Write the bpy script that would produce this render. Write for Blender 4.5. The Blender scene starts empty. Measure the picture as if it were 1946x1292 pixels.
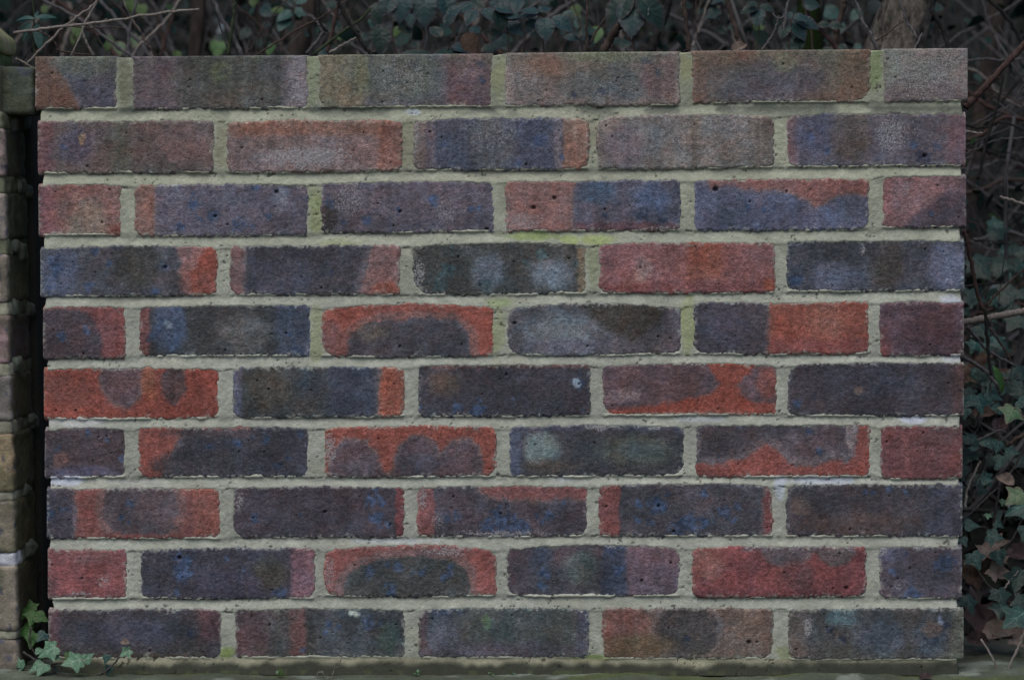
import bpy, math, random
import numpy as np
from mathutils import Vector, Matrix

# ------------------------------------------------------------------ camera, sky, sun, exposure
S = bpy.context.scene
COL = S.collection
SRC_W, SRC_H = 1946.0, 1292.0
DIST = 2.6                      # camera to the middle of the wall
FPX = 1570.0 * DIST             # focal length in photo pixels
TARGET = Vector((0.0, 0.0, 0.40))
PITCH, YAW, ROLL = math.radians(3.5), math.radians(2.0), math.radians(0.25)
cam_pos = TARGET + DIST * Vector((math.sin(YAW) * math.cos(PITCH), -math.cos(YAW) * math.cos(PITCH), math.sin(PITCH)))
fwd = (TARGET - cam_pos).normalized()
right = fwd.cross(Vector((0, 0, 1))).normalized()
up = right.cross(fwd).normalized()
right, up = (right * math.cos(ROLL) - up * math.sin(ROLL)), (up * math.cos(ROLL) + right * math.sin(ROLL))
cd = bpy.data.cameras.new('camera')
cam = bpy.data.objects.new('camera', cd)
COL.objects.link(cam)
cam.matrix_world = Matrix(((right.x, up.x, -fwd.x, cam_pos.x), (right.y, up.y, -fwd.y, cam_pos.y),
                           (right.z, up.z, -fwd.z, cam_pos.z), (0, 0, 0, 1)))
cd.sensor_width = 36.0
cd.lens = 36.0 * FPX / SRC_W
cd.clip_start, cd.clip_end = 0.05, 500.0
cd.dof.use_dof = True
cd.dof.focus_distance = DIST
cd.dof.aperture_fstop = 5.0
S.camera = cam

SUN_EL, SUN_AZ = math.radians(62), math.radians(200)     # high, soft, from behind the camera and to its left
w = bpy.data.worlds.new('World')
S.world = w
w.use_nodes = True
nt = w.node_tree
nt.nodes.clear()
sky = nt.nodes.new('ShaderNodeTexSky')
sky.sky_type = 'NISHITA'
sky.sun_disc = False
sky.sun_elevation = SUN_EL
sky.sun_rotation = SUN_AZ
sky.air_density, sky.dust_density, sky.ozone_density = 1.0, 4.0, 1.0
bgn = nt.nodes.new('ShaderNodeBackground')
bgn.inputs['Strength'].default_value = 0.105
won = nt.nodes.new('ShaderNodeOutputWorld')
nt.links.new(sky.outputs[0], bgn.inputs[0])
nt.links.new(bgn.outputs[0], won.inputs[0])
sl = bpy.data.lights.new('sun', 'SUN')
sl.energy = 1.0
sl.angle = math.radians(50)
sl.color = (1.0, 0.97, 0.92)
sun = bpy.data.objects.new('sun', sl)
COL.objects.link(sun)
sdir = Vector((math.sin(SUN_AZ) * math.cos(SUN_EL), math.cos(SUN_AZ) * math.cos(SUN_EL), math.sin(SUN_EL)))
sun.rotation_euler = (-sdir).to_track_quat('-Z', 'Y').to_euler()
S.view_settings.view_transform = 'Standard'
S.view_settings.look = 'None'
S.view_settings.gamma = 1.0
S.view_settings.use_curve_mapping = False
S.view_settings.exposure = 0.0

# light that a wall-facing surface of albedo 1 returns in the picture (measured): photo colour / KL = albedo
KL = np.array((0.52, 0.535, 0.515))

# ------------------------------------------------------------------ helpers
random.seed(7)
RNG = np.random.default_rng(11)
CAMP = np.array(cam_pos); RI = np.array(right); UP = np.array(up); FW = np.array(fwd)


def rays(px, py):
    a = (np.asarray(px, float) - SRC_W / 2) / FPX
    b = -(np.asarray(py, float) - SRC_H / 2) / FPX
    return FW + a[..., None] * RI + b[..., None] * UP


def on_plane(px, py, y=0.0):
    d = rays(px, py)
    t = (y - CAMP[1]) / d[..., 1]
    return CAMP + d * np.asarray(t)[..., None]


def at(px, py, y):
    return Vector(on_plane(np.array(px), np.array(py), y))


def scale_at(y):
    return (DIST + y) / FPX


MM = 1570.0 / 1000.0            # photo pixels per millimetre on the wall


def hash2(ix, iy, seed):
    h = (ix.astype(np.int64) * 374761393 + iy.astype(np.int64) * 668265263 + seed * 974634777) & 0xFFFFFFFF
    h = ((h ^ (h >> 13)) * 1274126177) & 0xFFFFFFFF
    h = ((h ^ (h >> 15)) * 2246822519) & 0xFFFFFFFF
    return ((h ^ (h >> 16)) & 0xFFFFFF) / float(0xFFFFFF)


def vnoise(x, y, wl, seed):
    x = np.asarray(x, float) / wl; y = np.asarray(y, float) / wl
    ix = np.floor(x); iy = np.floor(y)
    fx = x - ix; fy = y - iy
    fx = fx * fx * (3 - 2 * fx); fy = fy * fy * (3 - 2 * fy)
    ix = ix.astype(np.int64); iy = iy.astype(np.int64)
    a = hash2(ix, iy, seed); b = hash2(ix + 1, iy, seed); c = hash2(ix, iy + 1, seed); d = hash2(ix + 1, iy + 1, seed)
    return a * (1 - fx) * (1 - fy) + b * fx * (1 - fy) + c * (1 - fx) * fy + d * fx * fy


def fbm(x, y, wl, seed, octaves=3):
    """0..1, mean 0.5"""
    s = 0.0; amp = 1.0; tot = 0.0
    for k in range(octaves):
        s = s + amp * vnoise(x, y, wl / 2 ** k, seed + 17 * k); tot += amp; amp *= 0.55
    return s / tot


def sstep(a, b, x):
    t = np.clip((x - a) / (b - a), 0, 1)
    return t * t * (3 - 2 * t)


def lin(c):
    c = np.asarray(c, float) / 255.0
    return np.where(c <= 0.04045, c / 12.92, ((c + 0.055) / 1.055) ** 2.4)


def obj(name, mesh, mat=None, parent=None):
    o = bpy.data.objects.new(name, mesh)
    COL.objects.link(o)
    if mat is not None and len(mesh.materials) == 0:
        mesh.materials.append(mat)
    if parent is not None:
        o.parent = parent
    return o


def tag(o, label=None, cat=None, group=None, kind=None):
    if label: o['label'] = label
    if cat: o['category'] = cat
    if group: o['group'] = group
    if kind: o['kind'] = kind
    return o


def empty(name, loc, label, cat, group=None):
    o = bpy.data.objects.new(name, None)
    COL.objects.link(o)
    o.empty_display_size = 0.05
    o.location = loc
    return tag(o, label, cat, group)


def mesh_np(name, verts, quads, tris=None, smooth=True):
    verts = np.asarray(verts, np.float32)
    quads = np.asarray(quads, np.int32).reshape(-1, 4)
    tris = np.zeros((0, 3), np.int32) if tris is None else np.asarray(tris, np.int32).reshape(-1, 3)
    m = bpy.data.meshes.new(name)
    nq, ntr = len(quads), len(tris)
    m.vertices.add(len(verts)); m.vertices.foreach_set('co', verts.ravel())
    m.loops.add(nq * 4 + ntr * 3)
    m.loops.foreach_set('vertex_index', np.concatenate([quads.ravel(), tris.ravel()]).astype(np.int32))
    m.polygons.add(nq + ntr)
    m.polygons.foreach_set('loop_start', np.concatenate([np.arange(nq) * 4, nq * 4 + np.arange(ntr) * 3]).astype(np.int32))
    m.update(calc_edges=True)
    m.validate()
    if smooth:
        m.polygons.foreach_set('use_smooth', np.ones(len(m.polygons), bool))
    return m


def color_attr(m, name, rgb, alpha=None):
    n = len(m.vertices)
    a = np.ones((n, 4), np.float32)
    a[:, :3] = rgb
    if alpha is not None: a[:, 3] = alpha
    at_ = m.color_attributes.new(name, 'FLOAT_COLOR', 'POINT')
    at_.data.foreach_set('color', a.ravel())


def grid_quads(nx, ny, off=0):
    i = np.arange(nx * ny).reshape(ny, nx) + off
    return np.stack([i[:-1, :-1], i[1:, :-1], i[1:, 1:], i[:-1, 1:]], -1).reshape(-1, 4)


class NT:
    """small node-tree helper"""
    def __init__(self, name, rough=0.9, spec=0.3):
        self.m = bpy.data.materials.new(name); self.m.use_nodes = True
        self.t = self.m.node_tree
        self.b = self.t.nodes['Principled BSDF']
        self.b.inputs['Roughness'].default_value = rough
        self.b.inputs['Specular IOR Level'].default_value = spec
        g = self.t.nodes.new('ShaderNodeNewGeometry')
        self.pos = g.outputs['Position']

    def node(self, typ, **kw):
        n = self.t.nodes.new(typ)
        for k, v in kw.items():
            setattr(n, k, v)
        return n

    def link(self, a, b): self.t.links.new(a, b)

    def noise(self, scale, detail=2.0, rough=0.5, vec=None, stretch=None, w=None):
        n = self.node('ShaderNodeTexNoise')
        n.inputs['Scale'].default_value = scale
        n.inputs['Detail'].default_value = detail
        n.inputs['Roughness'].default_value = rough
        v = vec or self.pos
        if stretch:
            mp = self.node('ShaderNodeMapping'); mp.inputs['Scale'].default_value = stretch
            self.link(v, mp.inputs['Vector']); v = mp.outputs[0]
        self.link(v, n.inputs['Vector'])
        return n.outputs['Fac']

    def ramp(self, x, a, b, lo=0.0, hi=1.0):
        n = self.node('ShaderNodeMapRange')
        n.inputs[1].default_value = a; n.inputs[2].default_value = b
        n.inputs[3].default_value = lo; n.inputs[4].default_value = hi
        self.link(x, n.inputs[0])
        return n.outputs[0]

    def math(self, op, a, b=None):
        n = self.node('ShaderNodeMath', operation=op)
        for i, v in enumerate((a, b)):
            if v is None: continue
            if isinstance(v, (int, float)): n.inputs[i].default_value = v
            else: self.link(v, n.inputs[i])
        return n.outputs[0]

    def mix(self, fac, a, b, blend='MIX'):
        n = self.node('ShaderNodeMix', data_type='RGBA', blend_type=blend)
        for sock, v in ((n.inputs[0], fac), (n.inputs[6], a), (n.inputs[7], b)):
            if isinstance(v, (int, float)): sock.default_value = v
            elif isinstance(v, (tuple, list)): sock.default_value = (*v[:3], 1.0)
            else: self.link(v, sock)
        return n.outputs[2]

    def attr(self, name):
        n = self.node('ShaderNodeAttribute', attribute_name=name)
        return n

    def scale_col(self, col, fac):
        """multiply colour by a scalar socket"""
        n = self.node('ShaderNodeVectorMath', operation='SCALE')
        self.link(col, n.inputs[0]); self.link(fac, n.inputs['Scale'])
        return n.outputs[0]

    def base(self, c):
        if isinstance(c, (tuple, list)): self.b.inputs['Base Color'].default_value = (*c[:3], 1)
        else: self.link(c, self.b.inputs['Base Color'])

    def bump(self, h, strength=0.5, dist=0.001):
        n = self.node('ShaderNodeBump')
        n.inputs['Strength'].default_value = strength
        n.inputs['Distance'].default_value = dist
        self.link(h, n.inputs['Height'])
        self.link(n.outputs[0], self.b.inputs['Normal'])


# ------------------------------------------------------------------ masonry materials
def masonry(name, attr, fine, contrast, bump_mm, stretch, fleck=(0.62, 0.62, 0.62)):
    k = NT(name, 0.88, 0.25)
    a = k.attr(attr)
    n1 = k.noise(fine, 3.0, 0.6, stretch=stretch)
    n2 = k.noise(fine * 0.33, 2.0, 0.5, stretch=stretch)
    n3 = k.noise(fine * 0.09, 2.0, 0.5)
    v = k.ramp(n1, 0.28, 0.72, 1 - contrast, 1 + contrast)
    v = k.math('MULTIPLY', v, k.ramp(n2, 0.3, 0.7, 1 - contrast * 0.55, 1 + contrast * 0.55))
    v = k.math('MULTIPLY', v, k.ramp(n3, 0.3, 0.7, 0.9, 1.1))
    c = k.scale_col(a.outputs['Color'], v)
    # pale lime bloom held in the high grains, amount painted per vertex in alpha
    nb = k.noise(fine * 0.8, 2.0, 0.6)
    bl = k.math('MULTIPLY', k.ramp(k.math('ADD', nb, k.math('MULTIPLY', a.outputs['Alpha'], 0.34)), 0.66, 0.78, 0.0, 1.0), k.ramp(a.outputs['Alpha'], 0.02, 0.4, 0.0, 0.8))
    c = k.mix(bl, c, fleck)
    k.base(c)
    hgt = k.math('ADD', n1, k.math('MULTIPLY', n2, 1.2))
    k.bump(hgt, 1.0, bump_mm / 1000.0)
    return k.m


M_BRICK = masonry('clay_brick', 'clay', 620.0, 0.44, 1.1, (0.95, 1.0, 1.05), (0.40, 0.40, 0.42))
M_MORTAR = masonry('lime_mortar', 'clay', 640.0, 0.13, 0.7, (1, 1, 1), (0.52, 0.55, 0.56))
M_STOCK = masonry('stock_brick', 'clay', 420.0, 0.20, 1.0, (1, 1, 1), (0.4, 0.4, 0.36))

# ------------------------------------------------------------------ brick wall: layout read off the photograph
# per row: slope of the course, then bricks (x0, x1, top, bottom) with top and bottom at the brick's middle
ROWS = [
    (-.008, [(67, 222, 108, 206), (252, 584, 107, 206), (607, 933, 104, 203), (960, 1291, 100, 200), (1316, 1652, 96, 194), (1680, 1839, 93, 192)]),
    (-.008, [(72, 406, 231, 328), (432, 763, 230, 326), (788, 1118, 226, 322), (1137, 1470, 220, 319), (1496, 1835, 217, 315)]),
    (-.008, [(73, 229, 351, 447), (257, 584, 351, 447), (611, 938, 346, 441), (961, 1292, 344, 438), (1320, 1650, 341, 437), (1677, 1836, 335, 431)]),
    (-.007, [(77, 411, 469, 561), (437, 759, 467, 559), (785, 1114, 463, 559), (1140, 1472, 462, 556), (1494, 1833, 458, 553)]),
    (-.005, [(82, 238, 583, 680), (264, 589, 581, 676), (611, 937, 580, 677), (965, 1294, 580, 674), (1318, 1649, 575, 672), (1672, 1832, 574, 675)]),
    (-.005, [(83, 416, 700, 795), (443, 768, 698, 792), (795, 1121, 693, 790), (1146, 1476, 692, 788), (1497, 1832, 690, 789)]),
    (-.004, [(85, 238, 814, 907), (263, 586, 812, 906), (618, 942, 811, 905), (969, 1299, 809, 904), (1323, 1653, 807, 905), (1673, 1829, 810, 908)]),
    (-.003, [(89, 418, 928, 1022), (444, 768, 926, 1020), (792, 1117, 924, 1019), (1139, 1469, 920, 1018), (1494, 1829, 921, 1018)]),
    (-.002, [(91, 241, 1044, 1137), (269, 596, 1042, 1136), (617, 942, 1039, 1132), (963, 1292, 1037, 1132), (1317, 1644, 1039, 1133), (1672, 1828, 1038, 1136)]),
    (-.001, [(92, 419, 1158, 1249), (446, 769, 1157, 1248), (796, 1118, 1156, 1248), (1145, 1468, 1156, 1250), (1500, 1831, 1157, 1252)]),
]
# corner radii (top-left, top-right, bottom-left, bottom-right) where the photograph shows a clipped or very round corner
CORNERS = {
    (1, 1): (22, 14, 16, 16), (1, 2): (14, 26, 18, 26), (1, 3): (24, 18, 10, 10), (1, 4): (18, 8, 22, 14), (0, 2): (8, 6, 26, 10), (0, 4): (5, 8, 5, 34),
    (3, 2): (8, 14, 44, 14), (3, 3): (10, 10, 22, 8), (3, 4): (10, 4, 26, 6), (3, 0): (6, 22, 12, 16), (3, 1): (10, 5, 28, 5), (4, 2): (22, 10, 40, 6), (4, 3): (22, 8, 26, 20),
    (4, 1): (18, 10, 22, 10), (4, 4): (14, 8, 28, 12), (5, 0): (4, 18, 6, 20), (5, 1): (18, 16, 24, 24), (5, 2): (8, 6, 18, 8), (5, 3): (6, 10, 34, 6), (5, 4): (36, 6, 20, 6),
    (6, 1): (8, 8, 26, 18), (6, 2): (8, 16, 12, 30), (6, 3): (8, 18, 8, 26), (6, 4): (16, 10, 12, 26), (7, 0): (6, 20, 20, 18), (7, 1): (8, 8, 30, 10), (7, 2): (16, 12, 8, 28),
    (7, 3): (10, 22, 8, 14), (7, 4): (22, 6, 12, 6), (8, 1): (14, 8, 18, 18), (8, 2): (26, 22, 24, 8), (8, 3): (20, 24, 18, 24), (8, 4): (14, 8, 12, 26), (8, 5): (14, 6, 14, 6),
    (9, 0): (6, 10, 6, 22), (9, 1): (14, 22, 8, 10), (9, 2): (18, 8, 10, 10), (9, 3): (10, 8, 14, 20), (9, 4): (8, 6, 24, 8), (2, 3): (12, 8, 16, 10), (2, 4): (10, 8, 8, 22), (2, 1): (12, 8, 18, 6),
}
ARCH = {(3, 2): 7, (4, 2): 8, (4, 3): 10, (8, 2): 10, (8, 3): 9, (6, 3): 4, (5, 4): 5, (5, 3): 6, (1, 2): 5, (1, 3): 5, (7, 3): 5, (5, 0): 2, (6, 2): 4, (3, 0): 5}

# clay colours, named by how they read in the photograph (sRGB)
C = dict(R=(112, 60, 53), RO=(118, 64, 50), RD=(96, 58, 58), RP=(112, 80, 78), D=(64, 60, 67), DB=(64, 66, 82), MV=(84, 67, 72), BR=(84, 74, 68),
         OL=(74, 75, 71), GY=(104, 102, 102), BG=(95, 100, 108), BF=(104, 100, 84), K=(54, 52, 54), PK=(122, 98, 92), BLUE=(54, 68, 98), NAVY=(46, 54, 76), TEAL=(60, 78, 84))

PAT = {
    (0, 0): [(92, 70, 62), ('p', [(.28, -.2), (.32, .3), (.42, .6), (.62, 1.2), (1.2, 1.2), (1.2, -.2)], (66, 66, 76), 4, 1), ('e', .6, .1, .4, .3, (78, 82, 80), 14)],
    (0, 1): [(66, 67, 68), ('r', -.1, -.1, .25, 1.1, (82, 74, 80), 22), ('e', .5, .15, .2, .35, (60, 60, 58), 14), ('e', .5, .3, .06, .2, (78, 82, 66), 8), ('e', .62, .8, .25, .3, (72, 71, 67), 16), ('r', .86, -.1, 1.1, 1.1, (102, 98, 104), 14), ('w', .94, .5, .08, .8, .5), ('s', [(.52, .33, 6)], 'K')],
    (0, 2): [(76, 76, 82), ('r', -.1, -.1, .26, 1.1, (102, 98, 84), 6, 1), ('r', .74, -.1, 1.1, 1.1, (86, 72, 76), 22), ('e', .45, .4, .25, .5, (82, 88, 84), 20), ('w', .5, .4, .3, .7, .35), ('s', [(.43, .92, 6), (.95, .5, 7), (.93, .2, 7)], 'NAVY'), ('e', .25, .3, .04, .4, (98, 100, 80), 8)],
    (0, 3): [(102, 93, 90), ('e', .22, .25, .14, .2, (112, 88, 76), 18), ('e', .6, .62, .26, .35, (78, 82, 84), 24), ('e', .88, .5, .1, .4, (92, 78, 80), 14), ('s', [(.82, .12, 13), (.88, .42, 8), (.55, .75, 8), (.4, .8, 6)], 'NAVY'), ('w', .1, .5, .2, .7, .35), ('e', .6, .05, .2, .12, (104, 110, 90), 10)],
    (0, 4): [(86, 77, 71), ('r', -.1, -.1, .08, 1.1, (100, 74, 66), 10), ('e', .42, .6, .32, .42, (78, 77, 84), 18), ('r', .82, -.1, 1.1, 1.1, (90, 73, 64), 16), ('e', .52, .22, .07, .2, (90, 92, 78), 10), ('e', .2, .1, .15, .15, (96, 74, 66), 14)],
    (0, 5): [(106, 101, 100), ('w', .5, .4, .9, .9, .45), ('e', .5, .9, .5, .3, (92, 82, 84), 14), ('e', .1, .3, .1, .3, (98, 108, 104), 10)],
    (1, 0): [(84, 75, 74), ('r', -.1, -.1, .09, 1.1, (96, 72, 76), 14), ('e', .22, .5, .1, .35, (78, 72, 82), 14), ('r', .42, -.1, .52, 1.1, (80, 80, 74), 18), ('e', .82, .45, .14, .4, (94, 78, 78), 18), ('s', [(.24, .2, 7)], 'K'), ('e', .25, .33, .02, .1, (120, 100, 84), 3), ('s', [(.15, .48, 6)], 'BLUE')],
    (1, 1): [(106, 92, 92), ('r', -.1, -.2, 1.1, .3, (110, 84, 74), 14), ('w', .45, .72, .36, .32, .75), ('r', .88, -.1, 1.1, 1.1, (108, 78, 71), 12), ('e', .3, .45, .3, .12, (98, 86, 84), 10)],
    (1, 2): [(66, 70, 86), ('r', -.1, -.2, .07, 1.1, (98, 90, 90), 6, 1), ('r', .07, -.2, .12, 1.2, (84, 80, 88), 6), ('r', .85, -.2, 1.1, 1.2, (118, 92, 82), 6), ('r', .8, -.2, .85, 1.2, (94, 90, 98), 8), ('s', [(.72, .45, 15), (.16, .5, 8), (.85, .8, 6), (.6, .9, 8)], 'BLUE'), ('w', .45, .3, .3, .6, .3), ('e', .45, .5, .14, .6, (74, 78, 84), 16)],
    (1, 3): [(104, 100, 98), ('r', .86, -.1, 1.1, 1.1, (92, 84, 79), 16), ('e', .28, .5, .1, .3, (100, 104, 108), 12), ('r', .52, -.1, .58, 1.1, (92, 84, 78), 12), ('w', .3, .5, .5, .6, .3), ('e', .15, .6, .12, .4, (98, 92, 98), 16)],
    (1, 4): [(80, 77, 86), ('r', -.1, -.2, .06, 1.1, (94, 76, 80), 10), ('e', .16, .35, .12, .5, (70, 72, 92), 16), ('e', .36, .4, .12, .5, (80, 73, 71), 16), ('r', .9, -.2, 1.1, 1.2, (92, 74, 80), 18), ('s', [(.13, .42, 10), (.22, .72, 7), (.72, .6, 8), (.84, .62, 9)], 'BLUE'), ('s', [(.77, .82, 20)], 'NAVY'), ('h', .77, .82, 4), ('w', .58, .42, .12, .5, .6), ('w', .7, .3, .14, .4, .3)],
    (2, 0): [(114, 88, 84), ('r', -.1, -.2, .22, 1.1, (104, 74, 78), 16), ('p', [(.3, 1.1), (.4, .6), (.55, .3), (.75, .35), (.9, 1.1)], (120, 102, 92), 14), ('e', .45, .05, .3, .2, (108, 78, 74), 12), ('r', .85, .8, 1.1, 1.1, (106, 68, 60), 8)],
    (2, 1): [(84, 78, 88), ('r', -.1, -.2, .12, 1.2, (108, 84, 78), 6, 1), ('s', [(.455, .62, 13), (.34, .4, 11), (.26, .8, 9), (.6, .8, 13), (.775, .62, 11), (.69, .82, 7), (.25, .25, 8), (.38, .68, 8), (.7, .05, 8), (.33, .2, 6)], 'BLUE'), ('e', .85, .28, .05, .25, (92, 94, 108), 10), ('e', .22, .2, .1, .3, (86, 82, 94), 12), ('h', .465, .63, 3), ('h', .82, .15, 4)],
    (2, 2): [(84, 77, 86), ('w', .16, .35, .14, .5, .45), ('w', .72, .55, .1, .5, .4), ('s', [(.04, .42, 12), (.45, .58, 9), (.65, .37, 11), (.27, .76, 9), (.87, .52, 7), (.92, .54, 8), (.12, .8, 6)], 'BLUE'), ('e', .04, .75, .05, .35, (66, 58, 58), 8), ('h', .455, .6, 3), ('h', .96, .95, 4)],
    (2, 3): [(78, 76, 90), ('r', -.1, -.2, .39, 1.2, (114, 86, 83), 6, 1), ('e', .53, .25, .1, .25, (66, 76, 96), 14), ('e', .84, .38, .1, .35, (74, 84, 112), 16), ('e', .6, .7, .18, .25, (88, 78, 86), 14), ('r', .4, .86, 1.1, 1.1, (96, 72, 76), 8), ('w', .1, .8, .14, .3, .55), ('s', [(.78, .66, 14), (.57, .7, 8), (.9, .8, 8)], 'NAVY'), ('h', .16, .53, 4), ('h', .28, .34, 4)],
    (2, 4): [(78, 78, 98), ('p', [(.05, -.2), (1.2, -.2), (1.2, .28), (.82, .35), (.76, .5), (.71, .58), (.65, .42), (.55, .3), (.3, .2), (.1, .16)], (108, 78, 76), 5, 1), ('e', .2, .5, .1, .4, (72, 74, 92), 14), ('s', [(.3, .55, 7), (.4, .6, 6)], 'BLUE'), ('h', .12, .18, 5), ('e', .9, .6, .08, .3, (74, 76, 92), 10)],
    (2, 5): [(106, 82, 84), ('p', [(.25, 1.2), (.4, .75), (.6, .5), (.85, .2), (1.2, .3), (1.2, 1.2)], (78, 67, 76), 12), ('r', -.1, -.1, .12, 1.1, (112, 80, 80), 10), ('s', [(.57, .75, 7)], 'BLUE'), ('w', .3, .25, .1, .15, .5), ('e', .9, .1, .2, .2, (88, 74, 80), 12)],
    (3, 0): [(74, 72, 79), ('e', .12, .5, .1, .5, (74, 77, 96), 16), ('e', .55, .4, .14, .45, (70, 67, 66), 18), ('p', [(.74, -.2), (.8, .3), (.8, .7), (.82, 1.2), (1.2, 1.2), (1.2, -.2)], (112, 84, 82), 10), ('p', [(.86, 1.2), (.85, .6), (.9, .3), (.96, -.2), (1.2, -.2), (1.2, 1.2)], (116, 66, 56), 12), ('s', [(.09, .25, 12), (.1, .42, 14), (.39, .35, 7), (.05, .85, 9), (.28, .8, 9), (.65, .92, 10), (.31, .1, 7)], 'BLUE'), ('s', [(.7, .42, 11)], 'BLUE'), ('h', .71, .43, 3)],
    (3, 1): [(70, 66, 74), ('r', -.1, -.2, .09, 1.2, (104, 82, 82), 7, 1), ('p', [(.86, -.2), (.82, .4), (.74, 1.2), (1.2, 1.2), (1.2, -.2)], (110, 84, 82), 5, 2), ('e', .93, .92, .1, .15, (112, 70, 60), 6), ('s', [(.32, .33, 9), (.4, .45, 12), (.2, .5, 6), (.17, .65, 6), (.6, .55, 6)], 'NAVY'), ('e', .3, .6, .2, .4, (72, 69, 80), 14)],
    (3, 2): [(72, 70, 70), ('e', .8, .6, .12, .3, (94, 99, 108), 16), ('e', .44, .6, .1, .35, (90, 94, 104), 14), ('w', .8, .55, .16, .4, .16), ('w', .42, .6, .14, .4, .16), ('s', [(.22, .15, 12), (.2, .52, 13), (.15, .72, 16), (.42, .85, 14), (.74, .22, 11), (.66, .4, 9), (.95, .4, 6)], 'TEAL'), ('r', .95, -.1, 1.1, 1.1, (100, 88, 74), 6), ('w', .03, .6, .05, .5, .6)],
    (3, 3): [(114, 77, 75), ('r', .5, -.2, .7, .75, (118, 72, 60), 16), ('e', .24, .52, .06, .28, (126, 102, 98), 10), ('r', -.1, .8, 1.1, 1.1, (104, 66, 66), 12), ('e', .97, .88, .04, .15, (122, 70, 56), 5), ('e', .1, .3, .12, .5, (116, 80, 80), 14)],
    (3, 4): [(70, 68, 76), ('e', .56, .5, .1, .5, (72, 66, 65), 14), ('e', .9, .5, .12, .45, (86, 86, 104), 18), ('e', .28, .7, .14, .35, (80, 80, 94), 16), ('s', [(.05, .75, 15)], 'BLUE'), ('w', .42, .15, .02, .2, .7), ('e', .35, .2, .2, .25, (62, 61, 68), 14)],
    (4, 0): [(78, 66, 72), ('p', [(.25, -.2), (.55, .15), (.68, .45), (.72, .7), (.7, 1.2), (1.2, 1.2), (1.2, -.2)], (108, 68, 67), 10), ('r', -.1, -.2, .6, .06, (104, 70, 66), 8), ('s', [(.22, .55, 10), (.53, .48, 8)], 'BLUE')],
    (4, 1): [(68, 66, 69), ('r', -.1, -.2, .06, 1.2, (100, 70, 70), 6), ('e', .18, .4, .1, .55, (66, 78, 104), 14), ('e', .62, .6, .16, .4, (88, 86, 87), 18), ('r', .8, -.2, 1.1, 1.2, (72, 77, 96), 18), ('s', [(.09, .58, 12), (.15, .3, 8), (.88, .58, 6), (.93, .9, 12)], 'BLUE'), ('e', .17, .38, .025, .08, (98, 108, 122), 4), ('h', .86, .55, 2)],
    (4, 2): [(114, 66, 57), ('p', [(.14, 1.2), (.13, .8), (.17, .5), (.3, .33), (.55, .27), (.78, .3), (.87, .5), (.88, 1.2)], (74, 69, 76), 5, 2), ('e', .3, .55, .1, .15, (84, 76, 72), 10), ('e', .05, .8, .1, .5, (104, 72, 70), 8)],
    (4, 3): [(78, 74, 79), ('e', .3, .5, .2, .36, (98, 102, 108), 24), ('p', [(.35, -.2), (.55, .45), (.72, .75), (.82, .5), (.95, .1), (1., -.2)], (68, 61, 58), 14), ('e', .3, .88, .3, .14, (90, 86, 96), 14), ('w', .22, .55, .2, .4, .3), ('r', .9, -.1, 1.1, 1.1, (84, 76, 82), 12), ('h', .04, .3, 3), ('h', .87, .62, 2)],
    (4, 4): [(76, 69, 77), ('r', .425, -.2, 1.2, 1.2, (118, 68, 57), 5, 1), ('r', .43, .7, 1.1, 1.1, (108, 64, 60), 14), ('e', .75, .35, .12, .4, (120, 76, 64), 14), ('e', .2, .5, .12, .4, (78, 72, 84), 14)],
    (4, 5): [(84, 64, 70), ('r', -.1, -.2, 1.1, .06, (98, 74, 80), 6), ('r', .5, .5, 1.2, 1.1, (80, 60, 66), 22), ('r', -.1, .5, .1, 1.1, (92, 60, 62), 14)],
    (5, 0): [(114, 62, 53), ('e', .45, .2, .125, .58, (88, 70, 74), 6, 1), ('e', .74, .32, .072, .4, (86, 68, 70), 6), ('e', .12, .45, .14, .35, (100, 62, 55), 16), ('e', .6, .3, .04, .4, (112, 70, 54), 8)],
    (5, 1): [(70, 69, 71), ('r', -.1, -.2, .05, 1.2, (82, 78, 94), 10), ('e', .2, .4, .12, .45, (78, 72, 68), 16), ('r', .55, -.2, .84, 1.2, (66, 68, 84), 22), ('r', .855, -.2, 1.2, 1.2, (120, 72, 59), 3, 1), ('e', .45, .35, .08, .3, (66, 70, 80), 14)],
    (5, 2): [(68, 63, 71), ('r', -.1, -.2, 1.1, .06, (88, 66, 66), 8), ('s', [(.93, .37, 15), (.22, .83, 10), (.36, .86, 20), (.95, .87, 8), (.55, .68, 6), (.02, .8, 7)], 'BLUE'), ('e', .925, .36, .025, .08, (120, 130, 146), 4), ('e', .15, .35, .1, .25, (78, 68, 66), 14), ('h', .935, .38, 2)],
    (5, 3): [(90, 72, 76), ('p', [(.58, -.2), (.95, -.2), (.82, .25), (.77, .42), (.8, .62), (.88, .75), (1.2, .78), (1.2, 1.2), (-.2, 1.2), (.0, .84), (.3, .82), (.48, .72), (.62, .62), (.67, .4), (.62, .12)], (116, 63, 53), 7), ('e', .95, .35, .06, .3, (106, 68, 64), 8), ('e', .12, .6, .1, .12, (104, 88, 90), 8), ('r', .02, .97, .8, 1.1, (130, 108, 100), 2)],
    (5, 4): [(70, 63, 70), ('e', .4, .4, .3, .3, (70, 66, 77), 18), ('r', .94, -.2, 1.1, 1.2, (84, 66, 68), 12), ('e', .4, .55, .03, .08, (96, 86, 84), 5), ('s', [(.05, .78, 9), (.14, .72, 6)], 'BLUE')],
    (6, 0): [(76, 66, 72), ('s', [(.18, .42, 10), (.52, .12, 8), (.77, .22, 5), (.95, .6, 8)], 'BLUE'), ('e', .2, .65, .1, .2, (94, 72, 70), 8), ('e', .5, .95, .4, .2, (78, 74, 92), 8)],
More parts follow.
